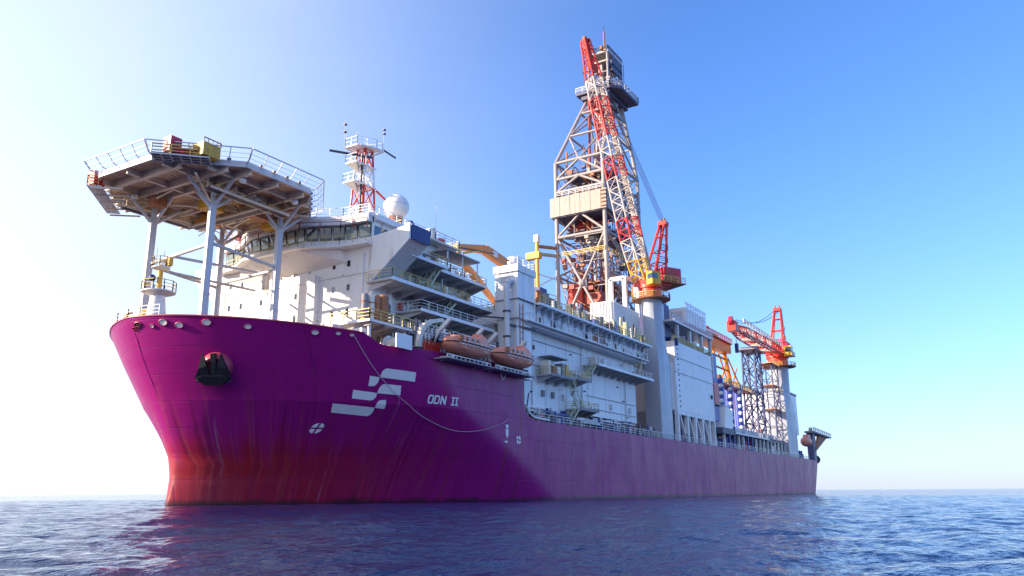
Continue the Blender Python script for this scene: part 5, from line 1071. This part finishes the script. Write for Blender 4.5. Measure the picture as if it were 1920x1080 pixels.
# ------------------------------------------------------------------ second module and what stands on it
m2 = thing('aft_module', 'white boxed module on portal legs aft of the big crane pedestal', 'module', (125, -8, 10.46))
MB().box((113.5, -18.0, 17.3), (138.5, 14, 31.8)).out('wall', 'module_grey', m2)
for z in (28.4, 25.2): pbox('weld_ledge', 'pole_grey', m2, (113.4, -18.14, z), (138.6, -17.98, z + .28))
for i in range(12): pbox('foothold', 'dark_steel', m2, (115.2, -18.1, 18 + i * 1.1), (115.6, -17.98, 18.3 + i * 1.1))
pbox('wall_lamp', 'dark_steel', m2, (136.2, -18.3, 21.6), (137.1, -17.98, 22.5)); pbox('pad_eye', 'navy', m2, (114.2, -18.5, 30.9), (115, -17.98, 32.4))
pbox('front_duct', 'clean_white', m2, (112.4, -17.4, 17.3), (113.5, -15.8, 27)); pbox('front_duct', 'pole_grey', m2, (111.8, -17.0, 12), (113.2, -16.0, 24.5)); pbox('escape_trunk', 'module_grey', m2, (108.6, -17.6, 10.46), (111.4, -15, 23.0))
for x in (113.7, 119.4, 124.5, 129.4, 134.2, 137.8): pbox('portal_leg', 'module_grey', m2, (x, -18.0, 10.46), (x + .75, -17.2, 17.3))
for x in (115.5, 121, 126, 131): pbeam('knee_brace', 'pole_grey', m2, (x + 3.4, -17.6, 11), (x, -17.6, 16.6), .5)
MB().box((113.6, -17.95, 16.5), (138.4, -17.2, 17.3)).out('portal_beam', 'module_grey', m2)
pbox('top_deck', 'white_paint', m2, (113.2, -18.2, 36.0), (140.5, 10, 36.4)); pbox('upper_void', 'pedestal_grey', m2, (116.5, -14, 31.8), (139, 10, 36.0))
for x in (117, 125, 133, 139.5): pbox('deck_post', 'pole_grey', m2, (x, -17.8, 31.8), (x + .7, -17.1, 36.0))
rail(m2, [(113.5, -17.9, 31.8), (138.5, -17.9, 31.8)], 'rail_yellow', r=.07); rail(m2, [(113.5, -18, 36.4), (140.5, -18, 36.4)], 'rail_white', r=.07)
for i in range(8): ptube('tank', rng.choice(['clean_white', 'pole_grey', 'wind_beige']), m2, (118 + i * 2.6, -16.4, 31.8), (118 + i * 2.6, -16.4, 33.4 + (i % 3) * .5), .8, 12)
hu = thing('control_container', 'white container cabin on top of the aft module', 'container', (128, -15, 36.4))
MB().box((123.5, -17.6, 37.4), (137.5, -13, 41.0)).out('container_shell', 'clean_white', hu); pbox('skid', 'crane_red', hu, (123.3, -17.5, 36.4), (137.5, -13, 37.4)); pbox('front_louvre', 'pole_grey', hu, (123.42, -16.8, 38.4), (123.5, -14.2, 40.2))
for k in range(7): pbox('side_rib', 'clean_white', hu, (124.5 + 1.8 * k, -17.72, 37.6), (124.75 + 1.8 * k, -17.6, 40.8))
rail(hu, [(123.5, -17.6, 41), (137.5, -17.6, 41)], 'rail_white', r=.07)
bx_ = thing('cooling_unit', 'dark blue box unit with rusty fittings behind the big crane pedestal', 'machine', (115, -12, 36.4))
MB().box((111, -15.5, 31.8), (118.5, -11, 40.5)).out('casing', 'navy', bx_); pbox('casing_panel', 'pole_grey', bx_, (110.6, -15.8, 33), (114.5, -15.5, 40))
for i in range(20): x = rng.uniform(110, 122); y = rng.uniform(-15, -10); MB().box((x, y, 40.5), (x + rng.uniform(.5, 1.8), y + 1.2, 40.5 + rng.uniform(.5, 3.6))).out('fitting', rng.choice(['rust_brown', 'purple_steel', 'orange_paint', 'pole_grey', 'derrick_dark', 'clean_white']), bx_)
tk = thing('slender_stack', 'blue vertical stack with a red lower panel at the aft edge of the white module', 'stack', (141, -16, 10.46))
MB().box((139.2, -17.6, 17), (143.6, -14, 33)).out('stack_body', 'blue_paint', tk); pbox('red_panel', 'monitor_red', tk, (139.8, -17.8, 21.0), (143.8, -17.5, 26.0)); pbox('ladder', 'rail_white', tk, (140, -17.9, 27), (140.4, -17.6, 32.6)); pbox('step_platform', 'wind_beige', tk, (139.6, -18.4, 20.6), (144.2, -16, 21.0))
# orange gantry crane aft of the module
ga = thing('gantry_crane', 'orange and yellow gantry crane with splayed legs aft of the white module', 'gantry', (172, -12, 14))
MB().box((142, -13.4, 37.6), (172, -10.8, 40.0)).out('bridge_girder', 'orange_paint', ga); MB().box((141, -13.8, 40.0), (172, -10.2, 40.4)).out('girder_walkway', 'rust_brown', ga); rail(ga, [(141, -13.8, 40.4), (172, -13.8, 40.4)], 'rail_red', r=.08)
MB().box((141, -14.8, 39.9), (156, -9, 40.5)).out('trolley_deck', 'white_paint', ga); MB().box((148, -13, 40.5), (151, -10, 42.0)).out('trolley', 'orange_paint', ga); MB().box((153, -13, 40.5), (155, -11, 42.4)).out('winch', 'crane_red', ga)
for a, c, r_ in (((158, -12, 37.8), (156, -12, 14), .5), ((170, -12, 37.8), (182, -12, 14.5), .55), ((164, -11, 37.6), (163, -11, 26), .35)): ptube('gantry_leg', 'orange_paint' if r_ < .58 else 'yellow_paint', ga, a, c, r_, 10)
for z in (36, 33, 28): ptube('gantry_tie', 'rust_brown' if z != 28 else 'yellow_paint', ga, (157.6, -12, z), (170.5 + (38 - z) * .5, -12, z), .28, 8)
for a, c in (((160, 28), (168, 36)), ((168, 36), (180, 28)), ((160, 36), (166, 30)), ((170, 28), (176, 34))): ptube('gantry_brace', 'orange_paint', ga, (a[0], -13.4, a[1]), (c[0], -13.4, c[1]), .22, 7)
MB().box((158, -15, 27.6), (183, -12, 28.0)).out('lower_walkway', 'rail_red', ga); rail(ga, [(158, -15, 28), (183, -15, 28)], 'rail_yellow', r=.08)
for i, x in enumerate((156.5, 164.5, 173.0)):                      # blue riser stands
    rz = thing('riser_column', ['blue scalloped column nearest the white module', 'middle of the three blue scalloped columns', 'blue scalloped column nearest the orange gantry leg'][i], 'column', (x, -14, 14), 'blue riser columns')
    ptube('tube', 'blue_paint', rz, (x, -14, 15.5), (x, -14, 29.0 - i * .2), 1.15, 14); MB().lathe((x, -14, 29.0), [(.9, 0), (.9, .7), (.5, 1.0)], 12).out('cap', 'rust_brown' if i == 0 else 'yellow_paint', rz, True)
    for k in range(6): MB().sphere((x - .95, -14.7, 17.5 + k * 1.9), .55, 10, 6).out('float_collar', 'clean_white', rz, True)
lt = thing('boom_rest_tower', 'blue grey lattice tower carrying the lowered stern crane boom', 'tower', (189, -15, 14))
lattice(lt, [(180.5, -17.0, 14), (188.5, -17.0, 14), (188.5, -13.5, 14), (180.5, -13.5, 14)], [(182.5, -17.0, 40), (188.5, -17.0, 40), (188.5, -13.5, 40), (182.5, -13.5, 40)], [0, .2, .4, .6, .8, 1], 'slate_blue', .17, .3)
MB().box((180, -18, 39.8), (191, -12.5, 40.2)).out('cradle_platform', 'purple_steel', lt); MB().box((183, -17.6, 40.2), (186, -13, 41.0)).out('saddle', 'blue_paint', lt); MB().box((182, -16.4, 27.5), (187, -14, 28.6)).out('mid_platform', 'wind_beige', lt)
for z in (20, 33.5): rail(lt, [(181, -17.3, z), (189, -17.3, z)], 'purple_steel', r=.08)
# white stern house with large grey lettering on its forward wall
sh = thing('stern_house', 'white stern deckhouse with large grey letters seen through the blue lattice tower', 'deckhouse', (210, -9, 14))
MB().box((205, -19.0, 18), (222, 6, 30.2)).out('wall', 'clean_white', sh); pbox('roof', 'purple_steel', sh, (204.8, -19.2, 30.2), (222.2, 6.2, 30.8)); pbox('doorway', 'rail_red', sh, (204.9, -11.5, 14.5), (205.02, -9.8, 19.0)); pbox('lower_wall', 'white_paint', sh, (205.2, -18.5, 12.0), (221, 5.5, 18))
for y in (-9, -14.5, -16.8, -5.5): pbox('louvre_window', 'wind_beige', sh, (204.9, y - 1.0, 19.2), (205.0, y + .9, 21.0))
def textmesh(s, name, mt_, par, size, loc, rot):
    cu = bpy.data.curves.new(name, 'FONT'); cu.body = s; cu.size = size; cu.extrude = .03; o = bpy.data.objects.new('tmp', cu); COL.objects.link(o)
    dg = bpy.context.evaluated_depsgraph_get(); me = bpy.data.meshes.new_from_object(o.evaluated_get(dg)); bpy.data.objects.remove(o); me.materials.append(MATS[mt_])
    o = bpy.data.objects.new(name, me); COL.objects.link(o); o.parent = par; o.location = Vector(loc) - par.location; o.rotation_euler = rot
for ch, y in (('o', -6.9), ('r', -8.5), ('e', -13.2), ('o', -15.0)): textmesh(ch, 'wall_letter', 'grey_letter', sh, 3.0, (204.95, y + 1.0, 25.0), (R(90), 0, R(-90)))
# aft deck clutter under and around
ad = thing('aft_deck_frames', 'dark blue and white frames and machines crowding the aft main deck edge', 'deck equipment', (170, -18, 10.46))
pbox('upper_edge', 'white_paint', ad, (150, -19.4, 14.4), (182, -12, 14.8)); pbox('upper_edge', 'derrick_dark', ad, (140, -19.2, 14.0), (150, -12, 15.4)); pbox('upper_edge', 'purple_steel', ad, (182, -18.8, 14.2), (203, -12, 14.6))
rail(ad, [(150, -19.3, 14.8), (203, -18.9, 14.8)], 'rail_white', r=.06)
for x in range(142, 234, 4): pbox('deck_post', rng.choice(['module_grey', 'pole_grey', 'blue_paint']), ad, (x, -18.9 + max(0, x - 205) * .05, 10.46), (x + .5, -18.4 + max(0, x - 205) * .05, 14.2 if x < 203 else 13.4))
for i in range(150):
    x = rng.uniform(113, 234); y = rng.uniform(-18.6, -15.5) + max(0, x - 205) * .06; s_ = rng.uniform(.8, 2.6); mt_ = rng.choice(['navy', 'blue_paint', 'derrick_dark', 'dark_steel', 'purple_steel', 'clean_white', 'module_grey', 'monitor_red'])
    if rng.random() < .5: MB().box((x, y, 10.46), (x + s_ * 1.3, y + 1.2, 10.46 + s_)).out('machine', mt_, ad)
    else: ptube('vertical_pipe', mt_, ad, (x, y, 10.46), (x, y, 10.46 + s_ * 1.35), rng.uniform(.15, .5), 8)
for i in range(60):
    x = rng.uniform(182, 203); y = rng.uniform(-18.4, -13); z = 14.6; MB().box((x, y, z), (x + rng.uniform(.5, 2), y + .8, z + rng.uniform(.4, 2.2))).out('machine', rng.choice(['rust_brown', 'purple_steel', 'derrick_dark', 'rail_red', 'wind_beige']), ad) if i < 26 else None
wh = thing('white_skip', 'white sloping skip on deck below the blue columns', 'skip', (147, -17, 14.4)); MB().prism([(144.8, 15.4), (151.5, 15.4), (152.5, 20), (147, 21)], 1, -18.2, -15).out('skip_body', 'clean_white', wh); pbox('skip_lid', 'module_grey', wh, (146.8, -18.3, 20.9), (151, -15, 21.2))
# stern fittings
sf = thing('access_tower', 'yellow and grey scaffold stair tower left of the stern crane pedestal', 'tower', (198, -18, 14.6)); lattice(sf, [(195, -18.5, 14.6), (202, -18.5, 14.6), (202, -15, 14.6), (195, -15, 14.6)], [(195, -18.5, 37.5), (202, -18.5, 37.5), (202, -15, 37.5), (195, -15, 37.5)], [0, .2, .4, .6, .8, 1], 'slate_blue', .12, .2, style='Z')
for z in (24, 31, 37.5): pbox('landing', 'rust_brown', sf, (194.5, -18.8, z), (203, -14.8, z + .25))
rail(sf, [(194.5, -18.8, 37.7), (203, -18.8, 37.7)], 'rail_yellow', r=.08)
sb = thing('stern_lifeboat', 'small red orange lifeboat high at the stern', 'lifeboat', (229, -19.6, 14.5))
MB().lathe((227.5, -19.8, 16.2), [(.3, -3.8), (1.2, -3.0), (1.6, -1), (1.6, 1.6), (1.3, 3.0), (.4, 3.8)], 16, 0).out('boat_hull', 'boat_orange', sb, True); MB().box((227, -20.6, 17.2), (230.5, -19, 18.4)).out('wheelhouse', 'boat_orange', sb); MB().box((224, -20.4, 15.2), (231, -20.2, 15.5)).out('fender', 'clean_white', sb)
st = thing('stern_platform', 'cantilevered platform on a dark post sticking out past the stern', 'platform', (235, -20, 10.46))
pbox('post', 'slate_blue', st, (234.5, -20.6, 10.46), (238.5, -18.6, 19.4)); MB().prism([(232, 19.9), (262, 19.3), (262, 18.9), (232, 19.3)], 1, -21.6, -18.6).out('platform_deck', 'purple_steel', st); rail(st, [(232, -21.5, 19.9), (262, -21.5, 19.3)], 'slate_blue', r=.08, gap=4)
MB().prism([(236, 14), (237.5, 13.6), (258, 18.9), (244, 19.2)], 1, -20.8, -20.2).out('platform_strut', 'rust_brown', st); MB().sphere((235, -20, 20.6), .7, 12, 8).out('lamp_dome', 'green_stair', st, True)
sr = thing('stern_roller', 'dark hawser reel overhanging the top corner of the stern', 'reel', (240, -19.5, 10.5))
MB().lathe((241.5, -19.4, 11.0), [(1.4, -1.0), (1.4, -.8), (.8, -.8), (.8, .8), (1.4, .8), (1.4, 1.0)], 18, 0).out('reel_drum', 'dark_steel', sr, True); pbox('reel_bracket', 'navy', sr, (235.5, -20.2, 10.2), (240.6, -18.6, 11.6))
